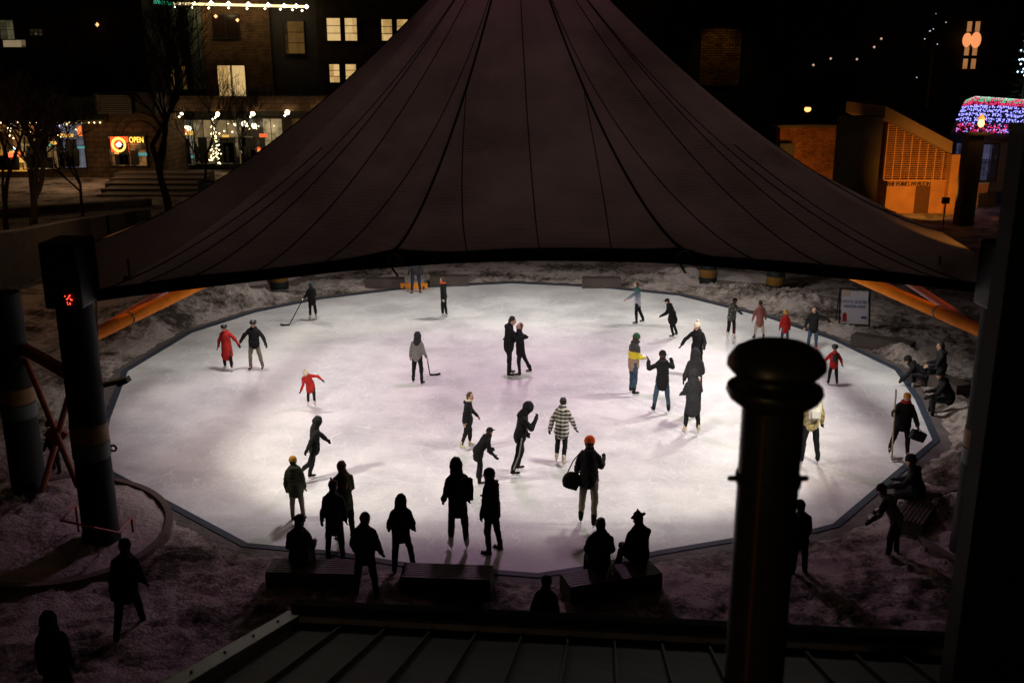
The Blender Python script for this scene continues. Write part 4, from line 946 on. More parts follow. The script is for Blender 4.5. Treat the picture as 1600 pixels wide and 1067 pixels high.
# assumed sodium floodlights washing the pavilion and the brick wall
for x, y, D, tx, ty, tD, pw in ((1472,345,57.0,1440,262,DP,1100),(1290,330,62,1270,240,70,900)):
    c = P(x, y, D); c.z = .35; lamp('SPOT', 'assumed_sodium_beam', c+Vector((0,0,1.2)), (1,.41,.065), pw, P(tx,ty,tD), .15, 105, .7)
    t = thing('assumed_ground_floodlight', (c.x, c.y, 0), 'assumed small ground floodlight washing the %s' % ('pavilion wall' if x > 1400 else 'long brick wall'), 'floodlight', 'assumed sodium ground floodlights')
    MB().box(c.x-.2, c.x+.2, c.y-.25, c.y-.10, 1.3, 1.65).build('housing', steelm, t); MB().tube([(c.x,c.y-.18,0),(c.x,c.y-.18,1.3)], .04, 8).build('post', steelm, t)
# lamp obelisk
ob = thing('lamp_post', P(1519,350,57), 'tall square stone post carrying a glowing lantern beside the pavilion', 'lamp post')
a = P(1503,350,57); b = P(1537,208,57); zb = b.z; c0 = (P(1519,275,57).x, 57.4)
MB().prism([(c0[0]-.42,57.0),(c0[0]+.42,57.0),(c0[0]+.42,57.84),(c0[0]-.42,57.84)], 0, zb-.12).build('shaft', darkc, ob)
MB().box(c0[0]-.55, c0[0]+.75, 56.85, 57.95, zb-.12, zb+.0).build('cap', darkc, ob)
c = P(1533,193,57.2); MB().ell(c, .17, .17, .22, n=12, m=7).build('lantern', lampmat('lantern_glow', (1,.50,.14), 4.5), ob, smooth=True)
MB().lathe([(.08,zb),(.10,zb+.1),(.06,c.z-.25)], (c.x, c.y, 0), 10).build('stem', steelm, ob); MB().lathe([(.24,c.z+.2),(.12,c.z+.38),(.02,c.z+.5)], (c.x,c.y,0), 12).build('lantern_top', lampmat('lantern_top', (1,.35,.08), 1.2), ob)
lamp('POINT', 'lantern_light', c+Vector((0,-.6,.1)), (1,.45,.15), 30, size=.2)
# fairy-lit hut
hut = thing('fairy_lit_hut', P(1535,285,66), 'hut whose curved roof is covered in blue, red and green fairy lights', 'hut')
def hp(u, v):
    T0, T1, B0, B1 = P(1508,153,70), P(1604,160,70), P(1482,214,64), P(1600,218,64)
    top = T0.lerp(T1, u); bot = B0.lerp(B1, u); p = top.lerp(bot, v); p.z += .85*math.sin(math.pi*v)-.35*(1-v)*max(0, 1-u/.15); p.y -= .6*math.sin(math.pi*v)
    return p
N = 12; vs = [hp(i/N, j/N) for i in range(N+1) for j in range(N+1)]; vs2 = [v+Vector((0,.25,-.25)) for v in vs]; fs = []; M = (N+1)*(N+1)
for i in range(N):
    for j in range(N): a = i*(N+1)+j; fs += [(a, a+1, a+N+2, a+N+1), (M+a, M+a+N+1, M+a+N+2, M+a+1)]
mb = MB(); mb.add(vs+vs2, fs); mb.build('roof', darkst, hut)
rs = random.Random(9); groups = {k: MB() for k in ('white','green','red','blue')}
for k in range(3000):
    u, v = rs.random(), rs.random()
    p = hp(u, v)+Vector((0,-.08,.08))
    if v < .20: c = 'white' if rs.random() < .8 else 'green'
    elif v < .46: c = 'green' if (math.sin(u*19+v*6) > .1) != (rs.random() < .25) else 'red'
    elif v < .54: c = 'red'
    elif v < .84: c = 'blue'
    elif v < .95: c = 'red' if rs.random() < .7 else 'blue'
    else: continue
    if c == 'blue' and (math.sin(v*90) < -.55): continue
    if (u/.16)**2+((.34-v)/.34)**2 < 0 or (v < .3 and u < .14*(1-v/.3)**2) or (v > .8 and u < .05): continue
    if rs.random() < .12: continue
    groups[c].bulb(p, .040)
for k, c, es in (('white',(.75,1,.95),1.7),('green',(.10,.75,.38),1.0),('red',(.9,.05,.20),.95),('blue',(.30,.30,1),2.3)):
    tag(groups[k].build('fairy_lights', lampmat('fairy_'+k, c, es), hut), kind='stuff')
a = P(1490,286,66); b = P(1600,216,66); MB().box(a.x, b.x, 66.2, 70, 0, b.z).build('wall', mat('hut_wall', (.05,.05,.07), .8), hut)
for x0,y0,x1,y1 in ((1492,224,1512,246),(1530,226,1560,282),(1492,250,1514,282)): window(hut, x0,y0,x1,y1,66.15, roommat('hut_inside', (.35,.36,.75),(.01,.01,.02),.16,1.5,1.5,(.42,.7)), 2, 2)
lamp('POINT', 'fairy_glow', P(1525,232,63.5), (.35,.35,1), 35, size=.8)
# dark warehouse behind with an amber lit brick panel and one window painting a reflection
wh = thing('warehouse_building', P(1200,230,100), 'huge unlit warehouse behind the canopy with one faint amber brick panel', 'building')
a = P(880,230,100); b = P(1800,-120,100); MB().box(a.x, b.x, 100, 120, 0, b.z).build('wall', mat('near_black_wall', (.02,.018,.016), .9), wh)
mb = MB(); rect(mb, 1092,45,1160,134,99.7,.25); mb.build('brick_panel', brickmat('amber_brick_panel', (.34,.17,.03), (.10,.05,.01), (.03,.02,.01), .55, .22), wh)
c = P(1126,20,96.5); lamp('SPOT', 'assumed_panel_light', c, (1,.62,.18), 90, P(1126,100,99.7), .1, 80, .8); t = thing('assumed_panel_lamp', c, 'assumed small lamp above the amber brick panel', 'lamp'); MB().obox(c+Vector((0,0,.3)), .4, .2, .15).build('housing', steelm, t)  # lamp assumed from the amber light on the brick
MB().tube([c+Vector((0,.05,.35)), Vector((c.x,99.95,c.z+.5))], .04, 6).build('arm', steelm, t)
window(wh, 1503,34,1532,108,99.6, roommat('warm_blurred_room', (1,.42,.15),(.28,.10,.03),.40,.35,.35,(.3,.62)), 2, 4, name='window', mfw=.3)  # glowing window and ovals paint a warm reflection in the glass
for x, r_ in ((1511,.55),(1525,.62)): MB().ell(P(x, 63, 99.2), r_*.8, .15, r_*1.2, n=12, m=8).build('round_reflection', lampmat('warm_round', (1,.36,.13), 1.0), wh)
for x, y in ((965,38.5),(973,38.5),(1271,102),(1298,92),(1339,93),(1366,74),(1377,61)): MB().bulb(P(x,y,99.3), .13).build('tiny_light', lampmat('tiny_glow', (1,.62,.45), .7), wh)
# parapet of a street wall behind the back of the rink

# assumed sodium street lamp, added out of view to warm the canopy's left slope
sl_ = Vector((-24, 34, 0)); t = thing('assumed_street_lamp', sl_, 'tall assumed street lamp, added unseen left of the canopy among the trees', 'street lamp')
MB().tube([sl_, sl_+Vector((0,0,7.2)), sl_+Vector((.4,0,7.7)), sl_+Vector((1.2,0,7.8))], [.09,.07,.05,.05], 8).build('pole', steelm, t)
MB().obox(sl_+Vector((1.4,0,7.78)), .6, .25, .12).build('lamp_head', steelm, t); MB().obox(sl_+Vector((1.4,0,7.70)), .45, .2, .03).build('lens', lampmat('sodium_lens', (1,.5,.18), 6), t)
lamp('POINT', 'assumed_street_lamp_light', sl_+Vector((1.4,0,7.5)), (1,.50,.20), 420, size=.15)

es_ = thing('eave_lights', P(90,190,DS-1.7), 'string of small warm bulbs under the shop eave, upper left', 'light string'); rs = random.Random(4)
MB().tube([P(x, 190+1.6*math.sin(x*.21)**2, DS-1.7) for x in range(-10, 158, 4)], .02, 4).build('wire', steelm, es_)
for x in range(2, 158, 9): MB().bulb(P(x+rs.uniform(-2,2), 192, DS-1.72), .075).build('bulb', lampmat('eave_bulb', (1,.68,.34), 4), es_)
# outdoor tables of the cafe and a menu board, dark against the lit windows
for i, (x, y) in enumerate(((70,272),(118,274),(148,270))):
    t = thing('cafe_table', G(x, y), ['round cafe table before the cool lit shop window','round cafe table between the shop and the cafe','round cafe table nearest the cafe window'][i], 'table', 'cafe tables on the plaza'); c = G(x, y)
    MB().lathe([(.55,.72),(.57,.75),(.55,.78)], c, 18).build('table_top', steelm, t); MB().cap(c+Vector((0,0,.02)), .05, c+Vector((0,0,.72)), .04, 8).build('leg', steelm, t)

def furnish(par, x0, x1, yb, yt, D, n, seed, glow):
    """dark furniture, standing customers and small ceiling lamps seen against a lit shop window"""
    rs = random.Random(seed)
    for k in range(n):
        x = rs.uniform(x0+2, x1-2); c = P(x, yb, D-.25); hgt = rs.choice((.8, 1.1, 1.7, 1.65, 2.1)); wd = rs.uniform(.25, .9) if hgt != 1.65 else .22; mb = MB()
        if hgt == 1.65: mb.cap((c.x, D-.25, c.z+.2), .16, (c.x, D-.25, c.z+1.25), .22, 8); mb.ell((c.x, D-.25, c.z+1.55), .11, .11, .14, n=8, m=6); nm = 'mannequin'
        else: mb.box(c.x-wd/2, c.x+wd/2, D-.35, D-.14, c.z, c.z+hgt); mb.box(c.x-wd/2-.1, c.x+wd/2+.1, D-.37, D-.13, c.z+hgt, c.z+hgt+.06); nm = 'cabinet'
        mb.build(nm, frame_dark, par)
    for k in range(n//2+2):
        p = P(rs.uniform(x0+2, x1-2), rs.uniform(yt+2, yt+(yb-yt)*.3), D-.2); MB().bulb(p, rs.uniform(.05,.10)).build('ceiling_light', glow, par)
    for k in range(3):
        a_ = P(rs.uniform(x0, x1-10), 0, D); xx = rs.uniform(x0+3, x1-8); p = P(xx, rs.uniform(yt+8, yb-8), D-.16); MB().box(p.x, p.x+rs.uniform(.4, 1.1), D-.2, D-.14, p.z, p.z+rs.uniform(.15, .4)).build('poster', rs.choice((glow_r, glow_t, glow_y)), par)
glow_w = lampmat('warm_spot', (1,.78,.45), 3); glow_r = lampmat('red_glow', (1,.16,.05), .55); glow_t = lampmat('teal_glow', (.10,.45,.48), .5); glow_y = lampmat('amber_glow', (1,.55,.12), .7)
furnish(shop, -5, 34, 266, 196, DS-.12, 7, 1, glow_w); furnish(shop, 38, 84, 263, 195, DS-.12, 9, 2, glow_w); furnish(shop, 88, 127, 261, 196, DS-.12, 7, 3, glow_w); furnish(shop, 176, 224, 258, 232, DS-.14, 4, 4, glow_y)
furnish(hotel, 262, 300, 257, 190, DH-.3, 6, 5, glow_w); furnish(hotel, 305, 371, 255, 190, DH-.3, 9, 6, glow_w); furnish(hotel, 378, 438, 255, 190, DH-.3, 9, 7, glow_w)

for x in (300, 345, 395, 450): lamp('POINT', 'led_strip_spill', P(x, 15, DH-1.9), (1, .72, .38), 60, size=.5)
lamp('POINT', 'eave_spill', P(60, 196, DS-2.6), (1, .62, .28), 60, size=.5)

# ================================================================== PEOPLE
def rotz(v, a): return Vector((v.x*math.cos(a)-v.y*math.sin(a), v.x*math.sin(a)+v.y*math.cos(a), v.z))
JOBS = []
def blob(name, mb, m, parent, voxel, smooth, amp=0.0, nscale=9.0, quilt=0.0, extra=None):
    o = mb.build(name, m, parent); JOBS.append((o, voxel, smooth, amp, nscale, quilt, extra)); return o
def finish():
    for o, vx, sm, *_ in JOBS:
        md = o.modifiers.new('r', 'REMESH'); md.mode = 'VOXEL'; md.voxel_size = vx; md.use_smooth_shade = True
        if sm: s_ = o.modifiers.new('s', 'SMOOTH'); s_.iterations = sm; s_.factor = .5
    bpy.context.view_layer.update(); dg = bpy.context.evaluated_depsgraph_get()
    for o, vx, sm, amp, ns, qu, extra in JOBS:
        me = bpy.data.meshes.new_from_object(o.evaluated_get(dg)); me.name = o.name
        o.modifiers.clear(); old = o.data; mt = old.materials[0]; o.data = me; bpy.data.meshes.remove(old)
        me.materials.clear(); me.materials.append(mt)
        if amp or qu:
            nn = [v.normal.copy() for v in me.vertices]; sd = random.uniform(0, 50)
            for v, n_ in zip(me.vertices, nn):
                c = v.co; d = amp*(noise.noise(Vector((c.x*ns+sd, c.y*ns, c.z*ns*.7)))+.5*noise.noise(Vector((c.x*ns*2.3, c.y*ns*2.3+sd, c.z*ns*2.3))))
                if qu: d += qu*(abs(math.sin(c.z*math.pi/.085))-.6)
                v.co = c+n_*d
        me.polygons.foreach_set('use_smooth', [True]*len(me.polygons))
        if extra: extra(o)
def cloth(name, c, **k): return mat('cloth_'+name, c, .92, .15, var=k.get('var', .3), scale=k.get('scale', 14), bump=.35, bscale=60, bdist=.004)
C = dict(black=(.012,.012,.013), char=(.030,.030,.034), navy=(.014,.020,.036), grey=(.20,.19,.185), lgrey=(.33,.32,.31), red=(.38,.022,.018), dred=(.22,.02,.018), jeans=(.045,.075,.11),
         djeans=(.022,.030,.045), khaki=(.20,.165,.12), beige=(.42,.34,.27), brown=(.07,.04,.025), white=(.62,.60,.56), cream=(.58,.50,.38), teal=(.02,.07,.075), yellow=(.62,.50,.03), tan=(.30,.20,.13),
         pink=(.26,.10,.085), green=(.03,.10,.05), orange=(.75,.10,.02), mustard=(.42,.22,.03), olive=(.05,.055,.035))
SK = mat('skin', (.46,.27,.19), .55, .35, var=.12, bump=.05)
HAIRC = {'black': (.012,.009,.008), 'brown': (.045,.020,.010), 'auburn': (.12,.035,.012), 'blond': (.20,.13,.06)}
bladem = mat('skate_blade', (.55,.55,.58), .25, .6, .9, var=.1, bump=0)
eyem = mat('dark_eye', (.02,.012,.01), .3, bump=0); lipm = mat('lip', (.30,.09,.07), .5, bump=0)
def plaid():
    m, n, l, b = newmat('plaid_wool'); b.inputs['Roughness'].default_value = .95; tc = n.new('ShaderNodeTexCoord'); w1 = n.new('ShaderNodeTexWave'); w2 = n.new('ShaderNodeTexWave')
    w1.bands_direction = 'Z'; w2.bands_direction = 'X'; w1.inputs['Scale'].default_value = 3.6; w2.inputs['Scale'].default_value = 3.2
    for w3 in (w1, w2): w3.wave_profile = 'SIN'; w3.inputs['Distortion'].default_value = .3; l.new(tc.outputs['Object'], w3.inputs['Vector'])
    mx = n.new('ShaderNodeMath'); mx.operation = 'MULTIPLY'; l.new(w1.outputs['Fac'], mx.inputs[0]); l.new(w2.outputs['Fac'], mx.inputs[1])
    ad = n.new('ShaderNodeMath'); ad.operation = 'MULTIPLY_ADD'; l.new(w1.outputs['Fac'], ad.inputs[0]); ad.inputs[1].default_value = .6; l.new(mx.outputs[0], ad.inputs[2])
    cr = n.new('ShaderNodeValToRGB'); l.new(ad.outputs[0], cr.inputs[0]); e = cr.color_ramp.elements; e[0].position = .35; e[0].color = (.03,.03,.03,1); e[1].position = .6; e[1].color = (.48,.45,.40,1)
    l.new(cr.outputs[0], b.inputs['Base Color']); return m
def camo(name, cols, sc_=9, bounds=(.42,.5,.58)):
    m, n, l, b = newmat(name); b.inputs['Roughness'].default_value = .9; tc = n.new('ShaderNodeTexCoord'); nz = n.new('ShaderNodeTexNoise'); nz.inputs['Scale'].default_value = sc_; nz.inputs['Detail'].default_value = 2
    l.new(tc.outputs['Object'], nz.inputs['Vector']); cr = n.new('ShaderNodeValToRGB'); cr.color_ramp.interpolation = 'CONSTANT'; l.new(nz.outputs['Fac'], cr.inputs[0]); e = cr.color_ramp.elements
    e[0].position = 0; e[0].color = (*cols[0], 1); e[1].position = bounds[0]; e[1].color = (*cols[1], 1)
    for p_, c in zip(bounds[1:], cols[2:]): x = e.new(p_); x.color = (*c, 1)
    l.new(cr.outputs[0], b.inputs['Base Color']); return m
def bands(name, stops):
    """cloth woven in horizontal colour blocks (stops: height in metres, colour)"""
    m, n, l, b = newmat(name); b.inputs['Roughness'].default_value = .92; tc = n.new('ShaderNodeTexCoord'); sx = n.new('ShaderNodeSeparateXYZ'); l.new(tc.outputs['Object'], sx.inputs[0])
    mr = n.new('ShaderNodeMath'); mr.operation = 'DIVIDE'; l.new(sx.outputs[2], mr.inputs[0]); mr.inputs[1].default_value = 2; cr = n.new('ShaderNodeValToRGB'); l.new(mr.outputs[0], cr.inputs[0]); e = cr.color_ramp.elements
    cr.color_ramp.interpolation = stops[0] if isinstance(stops[0], str) else 'CONSTANT'; st = [s for s in stops if not isinstance(s, str)]
    e[0].position = st[0][0]/2; e[0].color = (*st[0][1], 1); e[1].position = st[1][0]/2; e[1].color = (*st[1][1], 1)
    for z, c in st[2:]: x = e.new(z/2); x.color = (*c, 1)
    l.new(cr.outputs[0], b.inputs['Base Color']); return m
SPECIAL = {'plaid': plaid(), 'camo': camo('camo_cloth', [(.01,.012,.01),(.05,.06,.045),(.015,.02,.015),(.16,.15,.13)], 12), 'ycamo': camo('yellow_camo', [(.55,.40,.12),(.60,.50,.22),(.22,.15,.05),(.62,.56,.38)], 13),
  'ytan': bands('block_jacket', [(.0,C['tan']),(1.08,C['yellow']),(1.28,(.05,.045,.045))]), 'fade': bands('fading_sweater', ['LINEAR',(.85,(.42,.42,.50)),(1.10,(.16,.19,.24)),(1.25,C['teal'])]),
  'jersey': cloth('jersey', (.012,.012,.012)), 'rag': cloth('raglan', C['grey'])}
def cm(c):
    if c in SPECIAL: return SPECIAL[c]
    return cloth(c, C[c])
def hand(mb, w_, d, side, s=1.0, curl=.5, palm_n=None, puff=1.0):
    """palm and five separate tapered fingers; d = direction of the hand, side = sideways vector"""
    d = d.normalized(); side = (side-d*side.dot(d)).normalized(); nrm = d.cross(side)
    pc = w_+d*.045*s; R3 = Matrix((side, nrm, d)).transposed(); mb.ell(pc, .042*s*puff, .018*s*puff, .055*s, R3, 10, 6)
    for k, (off, L) in enumerate(((-.030,.060),(-.010,.074),(.010,.079),(.030,.070))):
        b0 = w_+d*.085*s+side*off*s; d1 = (d+nrm*curl*.5).normalized(); m1 = b0+d1*L*.5*s; d2 = (d+nrm*curl*1.6).normalized(); e1 = m1+d2*L*.5*s
        mb.tube([b0, m1, e1], [.0095*s*puff, .009*s*puff, .006*s*puff], 6)
    t0 = w_+d*.03*s+side*.034*s; t1 = t0+(d*.5+side*.75+nrm*.3).normalized()*.035*s; t2 = t1+(d*.9+side*.25+nrm*.35).normalized()*.032*s
    mb.tube([t0, t1, t2], [.012*s*puff, .011*s*puff, .007*s*puff], 6)
PC = [0]
def person(px, fy, hy, yaw, label, coat='black', hem=-.08, pants='black', hat=None, hair='brown', hairlen=0, hood=0, L=(5,12,15,0), RR=(5,12,15,0), legL=(0,4,3), legR=(0,4,3), lean=4, tilt=0, twist=0,
           head=(0,0), shoes='boot', shoec='black', glove='black', kid=0, seat=None, quilt=0, puff=1.09, scarf=None, fur=None, H=None, group='people skating and watching at the rink', helmet=None, pack=None, stripe=None, flare=0, pos=None, sleeve=None):
    PC[0] += 1
    g = pos if pos is not None else G(px, fy, 0 if seat is None else seat); root = Vector((g.x, g.y, 0))
    rg = lambda v: v*math.pi/180
    def dr(sw, ab, side): sw, ab = rg(sw), rg(ab); return Vector((side*math.sin(ab), math.sin(sw)*math.cos(ab), -math.cos(sw)*math.cos(ab)))
    # joints at unit scale (standing height 1.72)
    rj = random.Random(PC[0]*13+5); lean += rj.uniform(-1.5, 2.5); tilt += rj.uniform(-3, 3); head = (head[0]+rj.uniform(-4, 8), head[1]+rj.uniform(-22, 22)); twist += rj.uniform(-7, 7)
    if seat is None: legL = (legL[0]+rj.uniform(-2, 4), legL[1]+rj.uniform(0, 2.5), legL[2]+rj.uniform(0, 5))+tuple(legL[3:]); legR = (legR[0]+rj.uniform(-2, 4), legR[1]+rj.uniform(0, 2.5), legR[2]+rj.uniform(0, 5))+tuple(legR[3:])
    hs = 1.14+.20*kid; hip = Vector((0,0,.92)); legs = {}
    lk = 1-.10*kid
    for s_, lg in ((-1, legL), (1, legR)):
        sw, ab, kn = lg[:3]; h0 = hip+Vector((s_*.09,0,-.02)); k_ = h0+dr(sw, ab, s_)*.43*lk; ph = sw-kn; a_ = k_+dr(ph, ab*.6, s_)*.42*lk
        fp = 0 if ph > -22 else rg(min(0, ph+15))*.9
        if len(lg) > 3: fp = rg(lg[3])
        fd = Vector((s_*.15, math.cos(fp), math.sin(fp))).normalized(); legs[s_] = (h0, k_, a_, fd)
    lift = .085 if shoes == 'skate' else .0
    lows = []
    for s_, (h0, k_, a_, fd) in legs.items():
        lows += [a_.z-.075-lift, (a_+fd*.15).z-.065-lift]
    M = Matrix.Rotation(-rg(lean), 3, 'X') @ Matrix.Rotation(rg(tilt), 3, 'Y')
    T = lambda v: hip + M @ (Vector(v)-hip)
    Mt = Matrix.Rotation(rg(twist), 3, 'Z')
    T2 = lambda v: hip + M @ (Mt @ (Vector(v)-hip))
    chest = T2((0,.0,1.27)); neck = T2((0,.0,1.46)); shl = {s_: T2((s_*.160,-.01,1.350)) for s_ in (-1,1)}
    hM = M @ Mt @ Matrix.Rotation(rg(head[1]), 3, 'Z') @ Matrix.Rotation(-rg(head[0]), 3, 'X')
    if abs(lean) > 14: hM = Matrix.Rotation(-rg(lean*.45), 3, 'X') @ Mt @ Matrix.Rotation(rg(head[1]), 3, 'Z') @ Matrix.Rotation(-rg(head[0]), 3, 'X')
    nb = neck+Vector((0,.0,0)); hc = nb + hM @ Vector((0,.03,.128*hs))
    top = hc.z+.115*hs+(.03 if hat or hood or helmet else .01)
    low = min(lows)
    if seat is not None: base_drop = None
    if H is None:
        # standing height from the photo rows
        d = ray(px, hy); t = g.y/d.y; H = CAMZ+d.z*t
    S_ = H/(top-low) if seat is None else H/1.76
    zoff = -low*S_ if seat is None else seat+.10*S_-hip.z*S_
    tr = lambda v: Vector(v)*S_+Vector((0,0,zoff))
    o = thing('person', root, label, 'person', group, rz=rg(yaw)); rebase(o)
    def W(v): return root+rotz(tr(v), rg(yaw))
    arms = {}
    for s_, ar in ((-1, L), (1, RR)):
        sw, ab, el, inn = ar; e_ = shl[s_]+dr(sw, ab, s_)*.28; fd = dr(sw+el, ab*(.6)-inn, s_); w_ = e_+fd*.25; arms[s_] = (shl[s_], e_, w_, fd)
    k = S_; sx = M @ Mt @ Vector((1,0,0))
    c_ = lambda mb, a, ra, b, rb, flat=1.0, side=(1,0,0), n=12: mb.cap(tr(a), ra*k, tr(b), rb*k, n, flat, side)
    # body: one continuous figure
    mb = MB(); hR = hM
    mb.ell(tr(hc), .074*hs*k, .092*hs*k, .108*hs*k, hR); mb.ell(tr(hc+hM@Vector((0,.03,-.06))*hs), .052*hs*k, .055*hs*k, .055*hs*k, hR)
    mb.ell(tr(hc+hM@Vector((0,.097,-.012))*hs), .014*k, .018*k, .026*k, hR, 8, 6); mb.ell(tr(hc+hM@Vector((0,.078,.03))*hs), .05*k, .018*k, .012*k, hR, 8, 6)
    for s_ in (-1, 1): mb.ell(tr(hc+hM@Vector((s_*.077,-.005,-.01))*hs), .010*k, .020*k, .032*k, hR, 8, 6)
    c_(mb, nb-Vector((0,0,.06)), .055, hc-hM@Vector((0,.02,.05)), .05)
    c_(mb, hip, .125, chest, .125, .75, sx); c_(mb, shl[-1], .05, shl[1], .05)
    for s_, (a, e_, w_, fd) in arms.items(): c_(mb, a, .045, e_, .036); c_(mb, e_, .036, w_, .025)
    for s_, (h0, k_, a_, fd) in legs.items(): c_(mb, h0, .07, k_, .05); c_(mb, k_, .048, a_, .032); c_(mb, a_, .032, a_+fd*.1-Vector((0,0,.03)), .025)
    eyes = [tr(hc+hM@Vector((s_*.03,.088,.008))*hs) for s_ in (-1,1)]; mouth = tr(hc+hM@Vector((0,.092,-.058))*hs); sz = k*hs
    def paint(ob, eyes=eyes, mouth=mouth, sz=sz):
        me = ob.data; me.materials.append(eyem); me.materials.append(lipm)
        for p in me.polygons:
            c = p.center
            if any((c-e_).length < .016*sz for e_ in eyes): p.material_index = 1
            elif (c-mouth).length < .02*sz: p.material_index = 2
    blob('body', mb, SK, o, .016*max(.75, k), 2, extra=paint)
    # coat: torso and sleeves
    cmt = cm(coat); mb = MB(); pf = puff
    c_(mb, T2((0,0,1.02)), .158*pf, T2((0,.0,1.30)), .160*pf, .76, sx, 16); [c_(mb, T2((0,0,1.455)), .085*pf, T2((q_*.135,0,1.335)), .076*pf) for q_ in (-1,1)]
    c_(mb, T2((0,-.01,1.42)), .115, T2((0,.0,1.50)), .092, .9)
    th = (legs[-1][1]+legs[1][1])/2; hemz = T((0,0,.92+hem))
    if seat is None:
        hd = (T((0,0,.92))-T((0,0,1.1))).normalized(); mid = (hd*.5+Vector((0,0,-1))*.5).normalized() if abs(lean) > 15 else hd
        c_(mb, T2((0,0,1.04)), .160*pf, T2((0,0,.97)), .168*pf, .78, sx, 16)
        he = T((0,0,.94))+Vector((0,.10*(th.y-hip.y)*abs(hem)*4,hem)) if hem < -.02 else T((0,0,.92+hem))
        c_(mb, T2((0,0,.98)), .165*pf, he, (.168+flare*.5)*pf, .80 if hem > -.3 else .85, sx, 16)
    else:
        c_(mb, T2((0,0,1.02)), .165*pf, hip+Vector((0,.04,-.02)), .175*pf, .85, sx, 16)
        if hem < -.1:
            for s_ in (-1, 1): c_(mb, hip+Vector((s_*.08,0.02,0)), .115, legs[s_][0].lerp(legs[s_][1], .65), .10)
    for s_, (a, e_, w_, fd) in arms.items():
        c_(mb, a, .062*pf, e_, .062*pf); c_(mb, e_, .060*pf, e_.lerp(w_, .92), .046*pf)
    if hood == 0 and (hat or hairlen < 1 or fur): c_(mb, T2((-.05,-.085,1.44)), .055, T2((.05,-.085,1.44)), .055); mb.ell(tr(T2((0,-.10,1.41))), .11*k, .06*k, .07*k)
    blob('coat', mb, cmt, o, .018*max(.75, k), 2, .020*k, 6.5/k, .007*quilt)
    if fur:
        mb = MB(); 
        for q_ in range(9): a = math.pi*(q_/8)*1.1-.15; c0 = T2((.115*math.cos(a), -.06-.05*math.sin(a), 1.45+.02*math.sin(a))); mb.ell(tr(c0), .034*k, .034*k, .034*k, n=8, m=6)
        blob('fur_trim', mb, cloth('fur_'+fur, C[fur]), o, .012, 0, .016, 40)
    if sleeve:
        mb = MB()
        for s_, (a, e_, w_, fd) in arms.items(): c_(mb, a+Vector((0,0,.005)), .076*pf, e_, .066*pf); c_(mb, e_, .065*pf, e_.lerp(w_, .90), .050*pf)
        blob('sleeve', mb, cm(sleeve), o, .018, 2, .008, 9)
    # trousers
    mb = MB(); c_(mb, hip+Vector((-.03,0,.04)), .125, hip+Vector((.03,0,.04)), .125, .85)
    wide = 1.0
    for s_, (h0, k_, a_, fd) in legs.items(): c_(mb, h0, .092, k_, .072*wide); c_(mb, k_, .072*wide, a_+(k_-a_)*.10, .054*wide)
    blob('trousers', mb, cm(pants), o, .016*max(.75, k), 2, .013*k, 9/k)
    if stripe:
        mb = MB()
        for s_, (h0, k_, a_, fd) in legs.items():
            mb.tube([tr(h0+Vector((s_*.088,0,0))), tr(k_+Vector((s_*.068,0,0))), tr(a_+Vector((s_*.052,0,.06)))], .018*k, 6)
        mb.build('side_stripe', cm(stripe), o)
    # footwear
    for s_, (h0, k_, a_, fd) in legs.items():
        mb = MB(); dn = Vector((0,0,-1)); shank = (k_-a_).normalized(); up = (shank*.6+Vector((0,0,.8))).normalized()
        heel = a_+dn*.035-fd*.02; toe = a_+fd*.145+dn*.048
        if abs(fd.z) > .1: nrm_ = Vector((0,-fd.z, fd.y)).normalized() if fd.y > 0 else Vector((0,0,1)); heel = a_-nrm_*.035-fd*.02; toe = a_+fd*.145-nrm_*.045
        c_(mb, a_+up*.11, .056, a_, .052); c_(mb, heel, .042, toe, .034, .95)
        bt = blob('skate' if shoes == 'skate' else 'boot', mb, cm(shoec) if shoes == 'skate' else cloth('boot_'+shoec, C[shoec]), o, .013, 2)
        nrm = Vector((0,-fd.z, fd.y)).normalized()
        if shoes == 'skate':
            mb = MB(); b0 = tr(heel-nrm*.072-fd*.03); b1 = tr(toe-nrm*.068+fd*.035); mb.beam(b0, b1, .008*k, .022*k)
            for f_ in (.18, .72): q0 = tr(heel.lerp(toe, f_)-nrm*.03); mb.beam(q0, q0-nrm*.042*k, .02*k, .05*k, tuple(fd))
            mb.build('blade', bladem, bt)
        else:
            mb = MB(); mb.beam(tr(heel-nrm*.036-fd*.03), tr(toe-nrm*.028+fd*.03), .085*k, .018*k); mb.build('sole', cloth('sole', (.02,.02,.02)), bt)
    # hands
    for s_, (a, e_, w_, fd) in arms.items():
        mb = MB(); sd = Vector((-s_*.35,.9,0)); hand(mb, tr(w_-fd*.02), fd, sd, k*1.05*(1+.1*kid), .6, puff=1.0 if glove == 'skin' else 1.3)
        mb.build('glove' if glove != 'skin' else 'hand', SK if glove == 'skin' else cm(glove), o, smooth=True)
    # hair, hats, hoods
    if hairlen is not None and hairlen >= 0 and not hood and not helmet:
        mb = MB(); up_ = 0 if not hat else -.012
        mb.ell(tr(hc+hM@Vector((0,-.022,.018+up_))*hs), .083*hs*k, .088*hs*k, .108*hs*k, hR)
        if hairlen >= 1: c_(mb, hc+hM@Vector((0,-.05,-.03)), .078, hc+hM@Vector((0,-.085,-.18)), .078, .7, sx)
        if hairlen >= 2: c_(mb, hc+hM@Vector((0,-.085,-.16)), .080, T2((0,-.13,1.20)), .055, .6, sx)
        if hairlen == -2: pass
        hm = mat('hair_'+hair, HAIRC[hair], .55, .4, var=.4, scale=40, bump=.4, bscale=80)
        def cut(ob): pass
        blob('hair', mb, hm, o, .014, 1, .014, 18)
